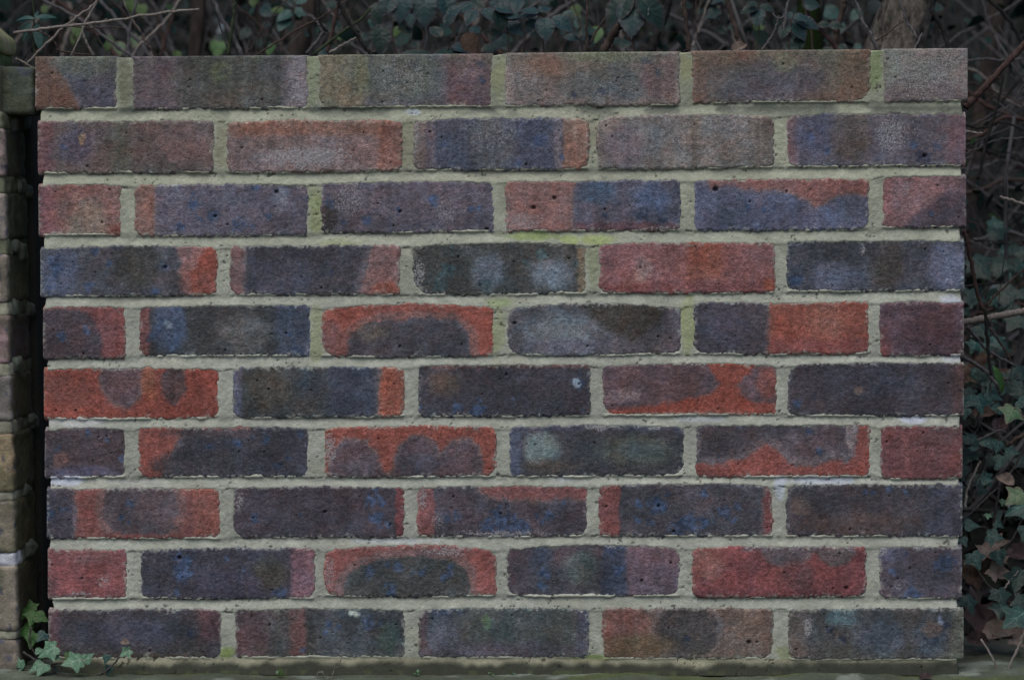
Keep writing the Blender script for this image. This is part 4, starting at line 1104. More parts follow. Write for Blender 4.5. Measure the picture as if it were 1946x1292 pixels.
def bark_mat(name, a, b, rough=.8, scale=300, stretch=(1, 1, .25), bump=.0008):
    k = NT(name, rough, .3)
    n = k.noise(scale, 3, .6, stretch=stretch); n2 = k.noise(scale * .12, 2, .5)
    k.base(k.mix(k.math('MULTIPLY', k.ramp(n, .3, .7), k.ramp(n2, .3, .7, .5, 1.2)), a, b))
    k.bump(n, .8, bump)
    return k.m


M_BARK = {
    'pale': bark_mat('pale_twig', (.13, .115, .10), (.30, .27, .25)),
    'grey': bark_mat('grey_twig', (.05, .048, .05), (.14, .135, .145)),
    'brown': bark_mat('brown_twig', (.028, .021, .018), (.085, .06, .05)),
    'red': bark_mat('reddish_cane', (.032, .018, .016), (.085, .052, .045)),
    'dark': bark_mat('dark_twig', (.006, .006, .006), (.02, .019, .018)),
    'green': bark_mat('green_stem', (.02, .03, .014), (.05, .07, .03)),
    'vine': bark_mat('ivy_stem', (.035, .032, .032), (.11, .10, .10)),
}


def path(pts, y0, y1=None, wob=0.0, n=7, seed=0):
    y1 = y0 if y1 is None else y1
    rr = random.Random(seed)
    P_ = []
    for i, (a, b) in enumerate(pts):
        y = y0 + (y1 - y0) * i / max(len(pts) - 1, 1)
        P_.append(at(a, b, y))
    out = catmull(P_, n)
    if wob:
        w_ = wob * scale_at(y0)
        out = [p + Vector((rr.gauss(0, w_), rr.gauss(0, w_), rr.gauss(0, w_))) * (0 if i in (0,) else 1) for i, p in enumerate(out)]
    return out


def twig(name, label, cat, pts, y, r_px, mat, r1=None, y1=None, group=None, side=(), thorns=0, wob=.7, node=.25, seed=None):
    seed = (hash(label) if seed is None else seed) & 0xFFFF
    seed = sum(ord(c) * (i + 1) for i, c in enumerate(label)) % 65521 if seed is None or True else seed
    seed = (seed + int(pts[0][0]) * 7 + int(pts[0][1])) % 65521
    s = scale_at(y)
    main = path(pts, y, y1, wob, 8, seed)
    paths = [(main, r_px * s, (r1 if r1 is not None else r_px * .7) * s)]
    for sp, sr in side:
        paths.append((path(sp, y, y1, wob * .6, 6, seed + 3), sr * s, sr * .6 * s))
    rr = random.Random(seed + 1)
    for _ in range(thorns):
        i = rr.randrange(1, len(main) - 1)
        d = Vector(RI) * rr.choice((-1, 1)) + Vector(UP) * rr.uniform(-.5, .3)
        p = main[i]
        paths.append(([p, p + d * (r_px * 1.3 * s), p + d * (r_px * 2.2 * s)], r_px * .45 * s, r_px * .06 * s))
    V, Q, T = tube(paths, 7, seed, node, .12)
    org = main[0].copy()
    me = mesh_np(name, [v - org for v in V], Q, T)
    o = obj(name, me, M_BARK[mat]); o.location = org
    return tag(o, label, cat, group)


# --- twigs and canes that can be picked out, nearest first
twig('twig', 'long pale straight twig lying slanted across the pier cap above the wall', 'twig', [(26, 63), (110, 52), (200, 41), (300, 26), (379, 18)], .15, 2.9, 'pale', 2.0, side=[([(262, 28), (272, 33)], 1.4), ([(326, 21), (329, 15)], 1.2), ([(197, 40), (203, 36)], 1.4)])
twig('twig', 'pale twig rising steeply from the wall end and crossing under the long straight twig', 'twig', [(52, 122), (84, 88), (125, 49), (165, 20), (195, -8)], .22, 2.4, 'pale', 2.0)
twig('twig', 'greyish forked twig standing on the wall with two legs below the long twig', 'twig', [(178, 106), (166, 85), (157, 60), (166, 38), (184, 4), (190, -10)], .20, 2.6, 'pale', 2.0, side=[([(157, 60), (147, 82), (134, 107)], 2.0)])
twig('twig', 'short dark knobbly twig running level beneath the long pale twig', 'twig', [(138, 50), (160, 53), (195, 53), (225, 52), (237, 56)], .24, 1.7, 'brown', 1.3, node=.5)
twig('twig', 'short pale stick poking out from behind the pier near the wall corner', 'twig', [(30, 111), (48, 121), (66, 132)], .12, 2.2, 'pale', 1.6)
twig('twig', 'thin dark twig curving down below the hanging shrub leaf', 'twig', [(70, 58), (90, 68), (104, 82), (114, 97), (160, 104), (182, 105)], .24, 1.9, 'brown', 1.6)
twig('stem', 'thin pale grey stem rising straight between blurred yellow leaves', 'stem', [(246, 107), (244, 80), (250, 40), (262, -6)], .55, 2.6, 'grey', 2.2)
twig('stem', 'smooth olive stem standing upright with slight bend, left of a brown trunk', 'stem', [(434, 107), (440, 60), (446, 20), (447, -8)], .35, 3.2, 'green', 2.6)
twig('twig', 'long straight thin cane leaning right behind the second top brick', 'twig', [(484, 107), (560, 60), (605, 36), (660, 2), (680, -10)], .30, 1.9, 'brown', 1.6)
twig('stem', 'black kinked stem hanging in front of the brown trunk', 'stem', [(604, -8), (605, 30), (610, 46), (622, 60)], .32, 3.6, 'dark', 2.4, thorns=2)
twig('stem', 'pale curved stem bending under the black kinked stem', 'stem', [(582, 102), (600, 82), (612, 62), (606, 46)], .42, 3.0, 'grey', 2.4)
twig('bramble_cane', 'dull red cane leaning left behind the top of the wall', 'cane', [(622, 100), (630, 64), (638, 30), (648, -8)], .40, 4.0, 'red', 3.4)
twig('twig', 'dark rough branch falling to the right among tangled twigs', 'branch', [(640, -6), (652, 22), (672, 56), (690, 84), (708, 106)], .26, 4.2, 'dark', 3.6, thorns=3)
twig('twig', 'pale broken stick slanting up from the wall beside the dark branch', 'stick', [(626, 101), (652, 86), (676, 72)], .24, 2.4, 'pale', 1.8)
twig('stem', 'mossy green stem slanting upward across the dark branch', 'stem', [(596, 105), (650, 62), (680, 42), (706, 16)], .36, 2.8, 'green', 2.2)
twig('stem', 'thin brown upright stem beside a slanting thin twig', 'stem', [(1117, 96), (1114, 60), (1116, 20), (1117, -8)], .30, 2.5, 'brown', 2.0, thorns=2)
twig('twig', 'thin straight twig leaning right from the foot of the upright stem', 'twig', [(1120, 86), (1140, 48), (1165, 18), (1186, -8)], .32, 2.2, 'brown', 1.8)
twig('branch', 'thick smooth brown branch leaning right under the big drooping leaf', 'branch', [(1146, 100), (1166, 64), (1182, 44), (1202, 20)], .24, 8.0, 'brown', 7.0)
twig('stem', 'thick dark stem leaning right beside the big drooping leaf', 'stem', [(1236, 100), (1254, 52), (1268, 16), (1272, -10)], .42, 8.5, 'dark', 7.0)
twig('bramble_cane', 'straight brown thorny cane standing upright before a dark green gap', 'cane', [(1308, 98), (1306, 60), (1302, 24), (1300, -8)], .20, 4.2, 'brown', 3.6, thorns=9)
twig('stem', 'brown stem with one joint leaning left of a small drooping leaf', 'stem', [(1406, 90), (1398, 56), (1388, 22), (1382, -8)], .40, 5.2, 'brown', 4.6)
twig('bramble_cane', 'grey thorny cane standing upright between two bramble sprays', 'cane', [(1491, 98), (1489, 60), (1494, 24), (1502, -8)], .20, 3.0, 'grey', 2.6, thorns=12, side=[([(1492, 32), (1478, 36), (1468, 24)], 2.2)])
twig('twig', 'thin bent grey twig joining the thorny cane from lower left', 'twig', [(1448, 96), (1466, 72), (1478, 44), (1480, 30)], .22, 2.6, 'grey', 1.9)
twig('stem', 'dark reddish blurred stem leaning right of the bramble spray', 'stem', [(1584, 96), (1592, 54), (1602, 14), (1606, -8)], .55, 6.0, 'brown', 5.2)
twig('twig', 'mauve grey twig touching the top of the wall in front of the thick trunk', 'twig', [(1668, 97), (1655, 66), (1641, 44), (1634, 22), (1622, -6)], .10, 3.0, 'grey', 2.4)
twig('twig', 'very thin brown tendril curving across the thick trunk', 'twig', [(1660, 80), (1684, 66), (1698, 54), (1716, 40)], .14, 1.6, 'brown', 1.2)
twig('twig', 'pale forked twig ending in a cut stub near the wall end', 'twig', [(1708, -8), (1716, 22), (1726, 46), (1744, 74)], .10, 2.4, 'grey', 2.2, side=[([(1737, 95), (1745, 80), (1752, 64)], 2.8)])
twig('stem', 'black bent stem standing behind the last top brick', 'stem', [(1770, 18), (1784, 42), (1794, 66), (1804, 96)], .26, 4.6, 'dark', 4.0)
twig('bramble_cane', 'thick reddish brown cane rising to the right past the wall end', 'cane', [(1834, 204), (1862, 176), (1893, 142), (1925, 108), (1952, 78)], .16, 6.6, 'red', 5.6, thorns=4)
twig('twig', 'short pale broken twig sticking out level past the second course', 'twig', [(1832, 250), (1852, 252), (1868, 254)], .14, 3.0, 'pale', 1.0)
twig('stem', 'thin black stem leaning in the dark gap right of the wall', 'stem', [(1858, 342), (1874, 270), (1894, 206), (1908, 140)], .30, 3.0, 'dark', 2.2)
twig('twig', 'short whitish twig entering from the picture edge', 'twig', [(1900, 374), (1922, 381), (1950, 390)], .12, 2.6, 'pale', 2.6)
twig('stem', 'bent dark brown stem hugging the wall end below the third course', 'stem', [(1830, 438), (1840, 464), (1850, 520), (1858, 560), (1871, 592)], .18, 4.4, 'red', 3.6)
twig('stem', 'upright black stem crossing over the thick pale stick', 'stem', [(1872, 586), (1876, 640), (1880, 690), (1884, 716)], .14, 3.4, 'dark', 3.2)
twig('stick', 'thick pale cut stick lying level right of the wall', 'stick', [(1826, 613), (1870, 605), (1910, 598), (1952, 590)], .18, 6.6, 'pale', 6.2, node=.1)
twig('twig', 'thin brown twig slanting up from the black stem to the edge', 'twig', [(1872, 586), (1892, 562), (1918, 536), (1952, 506)], .17, 2.4, 'brown', 1.8)
twig('twig', 'grey broken twig falling right below the thick pale stick', 'twig', [(1826, 676), (1852, 690), (1876, 708), (1897, 734)], .14, 3.8, 'grey', 3.4)
twig('twig', 'pale thin twig with a bend lying beneath the thick stick', 'twig', [(1838, 620), (1856, 642), (1878, 666), (1930, 696)], .22, 2.8, 'grey', 2.4)
twig('twig', 'thin brown twig dropping from the black stem to a pale knot', 'twig', [(1880, 622), (1898, 648), (1912, 668), (1921, 688)], .24, 2.4, 'brown', 2.2)
twig('stem', 'long wiry ivy runner arching down across the ivy leaves', 'stem', [(1950, 826), (1940, 866), (1908, 914), (1868, 952), (1828, 990)], .12, 2.0, 'vine', 1.4)
twig('stem', 'short tan stem curving up beside the wall end', 'stem', [(1834, 966), (1838, 930), (1852, 900), (1863, 876)], .10, 2.4, 'pale', 1.8)
twig('stem', 'grey ivy runner hanging straight down toward a bluish leaf', 'stem', [(1900, 880), (1898, 930), (1891, 975), (1886, 1012)], .16, 2.4, 'vine', 2.0)
twig('twig', 'short pale straw leaning over the dark star-shaped leaf', 'twig', [(1908, 1118), (1922, 1100), (1936, 1084)], .10, 1.8, 'pale', 1.2)
twig('stick', 'pale jointed twig crossing the ivy just under the yellowing leaf', 'twig', [(1842, 848), (1868, 832), (1898, 818), (1912, 822)], .13, 2.4, 'grey', 2.0)
twig('stick', 'brown broken stick end poking in from the picture edge', 'stick', [(1912, 846), (1928, 836), (1952, 822)], .10, 3.6, 'brown', 3.6)
twig('twig', 'two crossing dry stalks standing on the plinth at the corner', 'twig', [(1948, 1196), (1936, 1228), (1920, 1262), (1912, 1300)], .02, 2.4, 'pale', 2.6, side=[([(1864, 1214), (1884, 1246), (1900, 1282), (1906, 1300)], 2.2), ([(1912, 1270), (1908, 1290), (1906, 1304)], 5)])
twig('root_thread', 'wispy dry root threads lying on the plinth below the wall', 'root', [(598, 1292), (606, 1278), (614, 1277), (618, 1290), (632, 1282), (638, 1262), (646, 1256), (650, 1244)], -.022, 1.1, 'pale', .7, side=[([(618, 1290), (628, 1292)], 1.0), ([(636, 1268), (646, 1266)], .8)], node=0)

# --- trunks
def trunk_obj(name, label, pl_, pr_, y, mat, amp, seed, crown=None):
    """pl_/pr_: left and right outline, bottom to top, photo pixels; runs on down to the bank and up out of the frame"""
    root = empty(name, at((pl_[0][0] + pr_[0][0]) / 2, pl_[0][1], y), label, 'tree')
    V, Q, T = [], [], []
    n, sides = len(pl_), 28
    rows = []
    for (ax, ay), (bx_, by_) in zip(pl_, pr_):
        rows.append(((at(ax, ay, y) + at(bx_, by_, y)) / 2, (at(bx_, by_, y) - at(ax, ay, y)).length / 2))
    c0, r0 = rows[0]; c1, r1 = rows[-1]
    dirn = (c1 - c0) / max((c1.z - c0.z), .01)
    gz = float(bank_z(c0.x, y))
    low = [(c0 + dirn * (gz - .05 - c0.z), r0 * 1.35), (c0 + dirn * (gz + .1 - c0.z), r0 * 1.1)] if gz < c0.z - .12 else [(Vector((c0.x, c0.y, gz - .05)), r0 * 1.2)]
    hi = [(c1 + dirn * k_, r1 * (1 - .1 * k_)) for k_ in (.5, 1.2, 2.2)]
    rows = low + rows + hi
    dense = []
    for i in range(len(rows) - 1):
        (a, ra), (b, rb) = rows[i], rows[i + 1]
        m_ = max(2, int((b - a).length / .006)) if i < len(rows) - 4 else 12
        for k_ in range(m_):
            t = k_ / m_; dense.append((a.lerp(b, t), ra + (rb - ra) * t))
    dense.append(rows[-1])
    P_ = np.array([d[0] for d in dense]); R_ = np.array([d[1] for d in dense])
    th = np.linspace(0, 2 * np.pi, sides, endpoint=False)
    zz = P_[:, 2][:, None] + 0 * th
    rid = np.abs(fbm(np.cos(th)[None, :] * 1.2 + zz * 1.5, np.sin(th)[None, :] * 1.2 + zz * .6, .34, seed, 3) - .5) * 2
    rr = R_[:, None] * (1 + amp * (rid - .3))
    V = np.stack([P_[:, 0][:, None] + rr * np.cos(th), P_[:, 1][:, None] + rr * np.sin(th), zz], -1).reshape(-1, 3)
    i = np.arange(len(P_) * sides).reshape(len(P_), sides)
    j = np.roll(i, -1, 1)
    q = np.stack([i[:-1], j[:-1], j[1:], i[1:]], -1).reshape(-1, 4)
    me = mesh_np('trunk', V - np.array(root.location), q)
    obj('trunk', me, mat, root)
    return root


k = NT('rough_bark', .9, .2)
n = k.noise(110, 4, .65, stretch=(1, 1, .3)); n2 = k.noise(35, 3, .6); n3 = k.noise(20, 2)
c = k.mix(k.ramp(k.math('ADD', k.math('MULTIPLY', n, .6), k.math('MULTIPLY', n2, .4)), .40, .60), (.022, .02, .018), (.17, .15, .13))
c = k.mix(k.math('MULTIPLY', k.ramp(n3, .5, .65), .5), c, (.06, .075, .04))
k.base(c); k.bump(k.math('ADD', n, n2), 1.0, .006); M_TRUNK = k.m
k = NT('brown_bark', .9, .2)
n = k.noise(140, 4, .65, stretch=(1, 1, .2))
k.base(k.mix(k.ramp(n, .35, .65), (.022, .018, .016), (.062, .05, .044))); k.bump(n, 1.0, .004); M_TRUNK2 = k.m
k = NT('mossy_bark', .95, .1)
n = k.noise(260, 4, .7); n2 = k.noise(40, 3, .6)
k.base(k.mix(k.ramp(n2, .4, .62), k.mix(n, (.004, .005, .003), (.016, .022, .008)), k.mix(n, (.006, .014, .003), (.020, .040, .009)))); k.bump(n, 1.0, .004); M_TRUNK3 = k.m
trunk_obj('tree', 'thick rough grey-brown tree trunk leaning behind the last bricks', [(1634, 125), (1650, 80), (1668, 30), (1682, -10)], [(1752, 125), (1762, 80), (1776, 30), (1788, -10)], .42, M_TRUNK, .35, 71)
trunk_obj('tree', 'blurred brown trunk leaning right behind the second top brick', [(534, 125), (552, 70), (568, 20), (574, -10)], [(582, 125), (594, 70), (606, 20), (612, -10)], 1.2, M_TRUNK2, .3, 72)
trunk_obj('tree', 'dark slim blurred trunk rising behind the top left bricks', [(356, 125), (362, 60), (366, -10)], [(384, 125), (392, 60), (394, -10)], 1.3, M_TRUNK2, .3, 73)
trunk_obj('tree', 'moss-covered nearly black trunk behind the bramble spray', [(1508, 125), (1512, 60), (1516, -10)], [(1566, 125), (1562, 60), (1556, -10)], .75, M_TRUNK3, .3, 74)
trunk_obj('tree', 'dim grey blurred trunk in the gloom beyond the wall end', [(1856, 160), (1866, 80), (1880, -10)], [(1892, 160), (1904, 80), (1920, -10)], 1.7, M_TRUNK2, .3, 75)

# --- bramble sprays along the top
def bramble(label, stem, y, leaves, mat='bram', stem_mat='brown', r=1.8, name='bramble', cat='bramble', kind='bramble', group=None):
    root = empty(name, at(stem[0][0], stem[0][1], y), label, cat, group)
    s = scale_at(y)
    V, Q, T = tube([(path(stem, y, None, .5, 7, len(label)), r * s, r * .6 * s)], 6, 3, .2, .1)
    me = mesh_np('stem', [v - root.location for v in V], Q, T)
    obj('stem', me, M_BARK[stem_mat], root)
    for lf in leaves:
        (px, py, ln, ang), rest = lf[:4], lf[4:]
        tu = rest[0] if len(rest) > 0 else .6; tr = rest[1] if len(rest) > 1 else 0
        m = rest[2] if len(rest) > 2 else mat
        kd = rest[3] if len(rest) > 3 else kind
        add_leaf(root, kd, m, px, py, y + LR.uniform(-.012, .012), ln, ang, tu, tr)
    return root


bramble('large soft blue-green bramble leaves hanging in a bunch left of the sharper sprays', [(800, 104), (806, 60), (800, -6), (798, -20)], .5, [(772, -14, 62, 190, .3, -.3), (806, -16, 72, 178, .3), (842, -12, 60, 165, .3, .3), (748, -10, 50, 205, .4), (716, 4, 48, 172, .2, -.2, 'bramd'), (722, 46, 58, 178, .2, 0, 'bramd'), (700, 36, 38, 150, .3, 0, 'shrub', 'lance')])
bramble('bramble spray of bluish leaflets with a purple hanging leaflet above the joint', [(905, 104), (912, 70), (920, 36), (930, -8)], .16, [(900, 6, 42, 232, .8, -.3), (904, 18, 40, 200, .6, -.2), (918, 16, 38, 148, .7, .1), (930, 4, 34, 120, .9, .3), (938, 12, 40, 108, .8, .2), (946, 20, 44, 170, .2, .5, 'bramd'), (872, 12, 36, 220, .5, -.4), (860, 24, 34, 200, .4, -.3)])
bramble('small bramble leaf of broken bluish leaflets with a pale midrib beside the spray', [(966, 104), (966, 70), (958, 32)], .16, [(958, 30, 32, 90, .9, 0), (960, 42, 46, 138, .7, .1), (952, 44, 48, 196, .6, -.3, 'bramd'), (964, 36, 30, 60, 1.0, .2)])
bramble('bramble leaf of five bluish leaflets fanned out over the middle of the wall', [(1034, 104), (1030, 70), (1022, 26)], .16, [(1022, 27, 38, 278, 1.1, -.2), (1024, 24, 38, 300, 1.3, 0), (1026, 30, 44, 214, .5, -.3), (1034, 32, 52, 176, .4, 0), (1048, 32, 52, 130, .7, .3), (1026, 22, 32, 30, 1.4, .2)])
bramble('broad flat leaves lying low just behind the top of the wall', [(840, 106), (850, 96), (860, 80)], .20, [(838, 70, 36, 330, .8, 0, 'bramd', 'oval'), (858, 90, 60, 95, 1.4, .2, 'bram', 'oval'), (824, 104, 70, 80, 1.6, 0, 'bramd', 'oval'), (756, 104, 90, 84, 1.7, 0, 'bramd', 'lance'), (916, 96, 40, 60, 1.2, 0, 'bramd', 'oval'), (934, 78, 34, 120, 1.0, 0, 'bram', 'bramble'), (880, 66, 50, 140, .1, 0, 'brown', 'oval')])
bramble('very large drooping bramble leaf with purple rims and two side leaflets', [(1206, 104), (1204, 60), (1206, 2), (1206, -14)], .20, [(1204, -4, 84, 182, .5, -.1), (1198, -10, 76, 214, .5, -.5, 'bramd'), (1216, -8, 80, 148, .45, .5, 'bramd')], mat='bram')
bramble('small drooping bramble spray left of the grey thorny cane', [(1436, 104), (1442, 60), (1441, 10)], .24, [(1441, 12, 36, 250, .9, -.3, 'bramd'), (1442, 16, 40, 184, .5, -.2), (1444, 12, 30, 110, .9, .2, 'bramd'), (1440, 8, 22, 290, 1.2, 0, 'bramd')], stem_mat='green')
bramble('bramble spray with one browned leaflet right of the grey thorny cane', [(1500, 100), (1500, 70), (1505, 34)], .20, [(1502, 36, 26, 340, .9, -.2, 'bram'), (1508, 34, 34, 80, 1.0, .2), (1512, 36, 48, 112, .8, .3), (1504, 38, 48, 152, .4, .2), (1496, 46, 34, 196, .5, -.3, 'bramd'), (1516, 70, 30, 172, .4, 0, 'bramd')])
bramble('shrub shoot with long narrow leaves and one hanging straight behind the pier', [(66, 104), (62, 60), (66, 34), (60, -6)], .26, [(66, 36, 42, 292, 1.2, -.2, 'shrub'), (66, 34, 42, 66, 1.0, .2, 'shrub'), (68, 42, 62, 168, .3, 0, 'shrub'), (62, 38, 42, 232, .4, -.3, 'bramd'), (60, 44, 38, 210, .2, -.3, 'shrub'), (66, 36, 22, 10, .6, 0, 'shrub')], stem_mat='green', kind='lance', name='shrub', cat='shrub')
bramble('soft blurred sprig of pale blue-green leaves left of the brown trunk', [(536, 104), (540, 60), (556, 20), (566, -8)], .75, [(556, 22, 36, 226, .8, -.2), (562, 8, 34, 30, .8, 0), (548, 30, 38, 205, .5, 0), (560, 22, 24, 110, .8, .2), (540, 20, 26, 270, .8, 0, 'green'), (566, 14, 22, 170, .4, 0)], mat='shrub', kind='oval', name='shrub', cat='shrub')
BRR = random.Random(8)
for gi, (cx, yy, nl, txt) in enumerate([(760, .62, 8, 'behind the large soft leaves'), (985, .5, 8, 'between the two sharp bluish sprays'), (1085, .6, 7, 'right of the five fanned leaflets'), (1150, .55, 6, 'over the thick smooth branch'),
                                        (1340, .6, 7, 'in the dark gap right of the thorny brown cane'), (1545, .45, 7, 'before the moss-covered trunk'), (660, .8, 7, 'beyond the dark rough branch'), (480, 1.0, 6, 'beyond the long thin cane'), (1790, .9, 6, 'behind the last top brick'), (880, .45, 8, 'low behind the purple-leaved spray')]):
    lv = []
    for _ in range(nl):
        lv.append((cx + BRR.uniform(-50, 50), BRR.uniform(-10, 92), BRR.uniform(20, 40), BRR.uniform(70, 290), BRR.uniform(.2, 1.0), BRR.uniform(-.4, .4), BRR.choice(['bramd', 'bram', 'bramd', 'bramd']), 'bramble'))
    bramble('shadowy bramble leaves out of focus ' + txt, [(cx, 120), (cx + BRR.uniform(-20, 20), 60), (cx + BRR.uniform(-30, 30), -20)], yy, lv)
# blurred green and yellow leaves far behind the top left
for i, (px, py, ln, ang, mt) in enumerate([(146, 46, 30, 170, 'green'), (150, 60, 30, 195, 'green'), (204, 66, 36, 185, 'green'), (250, -4, 34, 180, 'green'), (268, 8, 30, 170, 'green'), (226, 78, 34, 180, 'ivyy'), (258, 64, 32, 190, 'ivyy'), (336, 96, 22, 180, 'green'), (418, 72, 44, 185, 'ivyg'), (484, -8, 26, 180, 'green'),
                                            (520, 84, 26, 200, 'ivyg'), (86, 10, 20, 180, 'green'), (640, 66, 24, 120, 'ivyg'), (1135, 50, 40, 190, 'ivyg'), (1090, 10, 30, 160, 'green'), (1086, 20, 34, 200, 'shrub'), (1104, 30, 36, 190, 'shrub'), (1440, 40, 30, 180, 'green'), (760, 50, 26, 200, 'green'), (1000, -10, 40, 170, 'ivyd'), (1560, 20, 44, 110, 'shrub'), (1598, 40, 30, 200, 'shrub'), (1636, 20, 30, 220, 'shrub'), (1622, 90, 20, 90, 'shrub')]):
    root = empty('sapling', at(px, py - 6, .9), 'blurred ' + {'green': 'bright green', 'ivyg': 'deep green', 'ivyy': 'yellow', 'shrub': 'bluish', 'ivyd': 'dark'}[mt] + ' leaf ' + where(px), 'shoot', 'blurred leafy shoots behind the wall')
    yy = .7 + (i * .37) % .6
    root.location = at(px, py, yy)
    b0 = at(px, py, yy); gz = Vector((b0.x + LR.uniform(-.1, .1), b0.y + .05, float(bank_z(b0.x, b0.y)) - .02))
    V, Q, T = tube([(catmull([gz, gz.lerp(b0, .5) + Vector((LR.uniform(-.04, .04), 0, 0)), b0], 6), .0022, .0012)], 5, i)
    obj('stem', mesh_np('stem', [v - root.location for v in V], Q, T), M_BARK['brown'], root)
    add_leaf(root, 'oval', mt, px, py, yy, ln, ang, .5, LR.uniform(-.4, .4))

# --- ivy
def ivy(label, stems, leaves, name='ivy_plant'):
    (s0, y0, _) = stems[0]
    root = empty(name, at(s0[0][0], s0[0][1], y0), label, 'ivy')
    V, Q, T = tube([(path(p, y, None, .8, 7, i), r * scale_at(y), r * .55 * scale_at(y)) for i, (p, y, r) in enumerate(stems)], 6, 4, .3, .1)
    obj('stem', mesh_np('stem', [v - root.location for v in V], Q, T), M_BARK['vine'], root)
    for (px, py, y, ln, ang, mat, tu, tr, *kd) in leaves:
        add_leaf(root, kd[0] if kd else 'ivy', mat, px, py, y, ln * (.86 if px > 1800 else .9), ang, tu + LR.uniform(-.15, .3), tr + LR.uniform(-.3, .3))
    return root


ivy('small ivy sprig creeping out of the gap along the foot of the wall', [([(44, 1238), (70, 1254), (96, 1264), (112, 1281), (148, 1287), (188, 1281), (216, 1260), (234, 1236), (247, 1222)], -.022, 2.6), ([(60, 1190), (56, 1220), (72, 1252)], -.005, 2.0), ([(30, 1268), (60, 1268), (96, 1264)], -.01, 1.6), ([(96, 1262), (120, 1258), (140, 1256)], -.018, 1.6), ([(188, 1281), (204, 1278), (206, 1262)], -.02, 1.3)],
    [(60, 1158, .02, 26, 340, 'ivyg', .4, -.2), (52, 1158, .02, 30, 200, 'ivyg', .5, -.4, 'ivy2'), (66, 1162, .015, 34, 196, 'ivyg', .5, 0), (70, 1168, .01, 30, 120, 'ivyg', .4, .3, 'ivy2'),
     (60, 1196, .01, 36, 256, 'ivyg', .5, -.3), (62, 1204, .0, 34, 184, 'ivyg', .4, -.1, 'ivy2'), (86, 1202, -.01, 28, 214, 'ivy', .4, .1, 'ivy2'), (68, 1236, -.015, 22, 80, 'ivyl', 1.5, 0, 'ivy2'),
     (104, 1228, -.03, 44, 236, 'ivyl', .6, -.1), (98, 1242, -.03, 26, 130, 'ivyl', .6, .2, 'ivy2'), (78, 1260, -.03, 32, 226, 'ivyl', .7, -.2, 'ivy2'), (84, 1260, -.032, 34, 200, 'ivyl', .7, .2, 'ivy2'), (38, 1254, -.01, 38, 188, 'ivyl', .3, -.9, 'ivy2'),
     (124, 1246, -.02, 22, 70, 'ivyg', .9, 0, 'ivy2'), (152, 1252, -.03, 42, 242, 'ivyl', .7, 0), (160, 1254, -.028, 26, 50, 'ivyl', .5, .3, 'ivy2'), (204, 1244, -.022, 22, 190, 'ivy', .3, -.5, 'ivy2'), (246, 1234, -.03, 26, 226, 'ivyl', .6, .1),
     (206, 1264, -.02, 26, 178, 'ivy', .2, -.8, 'ivy2'), (100, 1270, -.02, 16, 110, 'ivy', .6, 0, 'ivy2'), (246, 1220, -.03, 20, 265, 'pale', .7, 0, 'dead2')])
ivy('ivy trailing beside the wall end with a broad dull leaf and small leaves', [([(1852, 812), (1862, 780), (1880, 748), (1884, 716)], .16, 2.2), ([(1862, 780), (1842, 764)], .15, 1.6), ([(1852, 812), (1838, 800)], .15, 1.4)],
    [(1858, 752, .15, 46, 176, 'ivy', .5, .2), (1876, 744, .16, 40, 120, 'ivy', .5, .4, 'ivy2'), (1848, 756, .14, 38, 215, 'ivy', .6, -.2, 'ivy2'), (1836, 776, .13, 28, 190, 'ivy', .5, -.3, 'ivy2'), (1832, 758, .15, 24, 300, 'ivyd', .5, 0, 'ivy2'), (1836, 740, .2, 34, 160, 'ivyd', .4, 0)])
ivy('yellowing ivy leaf with a purple blotch near the picture edge', [([(1952, 800), (1936, 780), (1924, 776)], .10, 2.0)], [(1926, 774, .10, 46, 205, 'ivyy', .7, -.1), (1936, 760, .2, 36, 130, 'ivy', .4, 0, 'ivy2'), (1944, 742, .22, 40, 190, 'ivyd', .4, 0)])
ivy('dark ivy cluster of four leaves around a bent stem beside the red end brick', [([(1842, 900), (1852, 860), (1880, 850), (1906, 862), (1936, 900)], .14, 2.0)],
    [(1856, 832, .13, 36, 235, 'ivyd', .6, 0), (1870, 834, .13, 32, 150, 'ivy', .5, .2, 'ivy2'), (1898, 838, .13, 32, 200, 'ivy', .6, 0, 'ivy2'), (1846, 856, .14, 44, 200, 'ivyd', .5, -.3, 'ivy2'), (1904, 866, .12, 34, 195, 'ivy', .5, -.1, 'ivy2'), (1936, 870, .14, 38, 150, 'ivyd', .5, 0), (1832, 846, .17, 30, 250, 'ivyd', .5, 0)])
ivy('big pale green ivy leaf with the dark pointed one below it at the picture edge', [([(1952, 930), (1936, 944), (1924, 950)], .10, 2.2)], [(1944, 936, .09, 52, 230, 'ivyy', .6, -.2), (1950, 958, .08, 56, 236, 'ivy', .8, -.2), (1950, 946, .12, 56, 200, 'ivyd', .5, 0)])
ivy('sparse ivy runner with a few tiny pale leaves against the black gap', [([(1886, 1014), (1870, 1000), (1850, 1002), (1836, 990)], .12, 1.6), ([(1886, 1014), (1900, 1006), (1910, 985), (1906, 958)], .13, 1.3)],
    [(1866, 912, .12, 26, 100, 'ivy', .9, 0, 'ivy2'), (1908, 950, .13, 16, 200, 'ivyl', .5, 0), (1878, 976, .13, 15, 190, 'ivyl', .5, 0), (1836, 996, .10, 32, 100, 'ivy', .8, 0, 'ivy2'), (1892, 992, .12, 24, 130, 'ivy', .7, .2, 'ivy2'), (1878, 1016, .10, 36, 110, 'ivy', .7, 0), (1828, 1022, .08, 24, 160, 'ivy', .4, -.3, 'ivy2')])
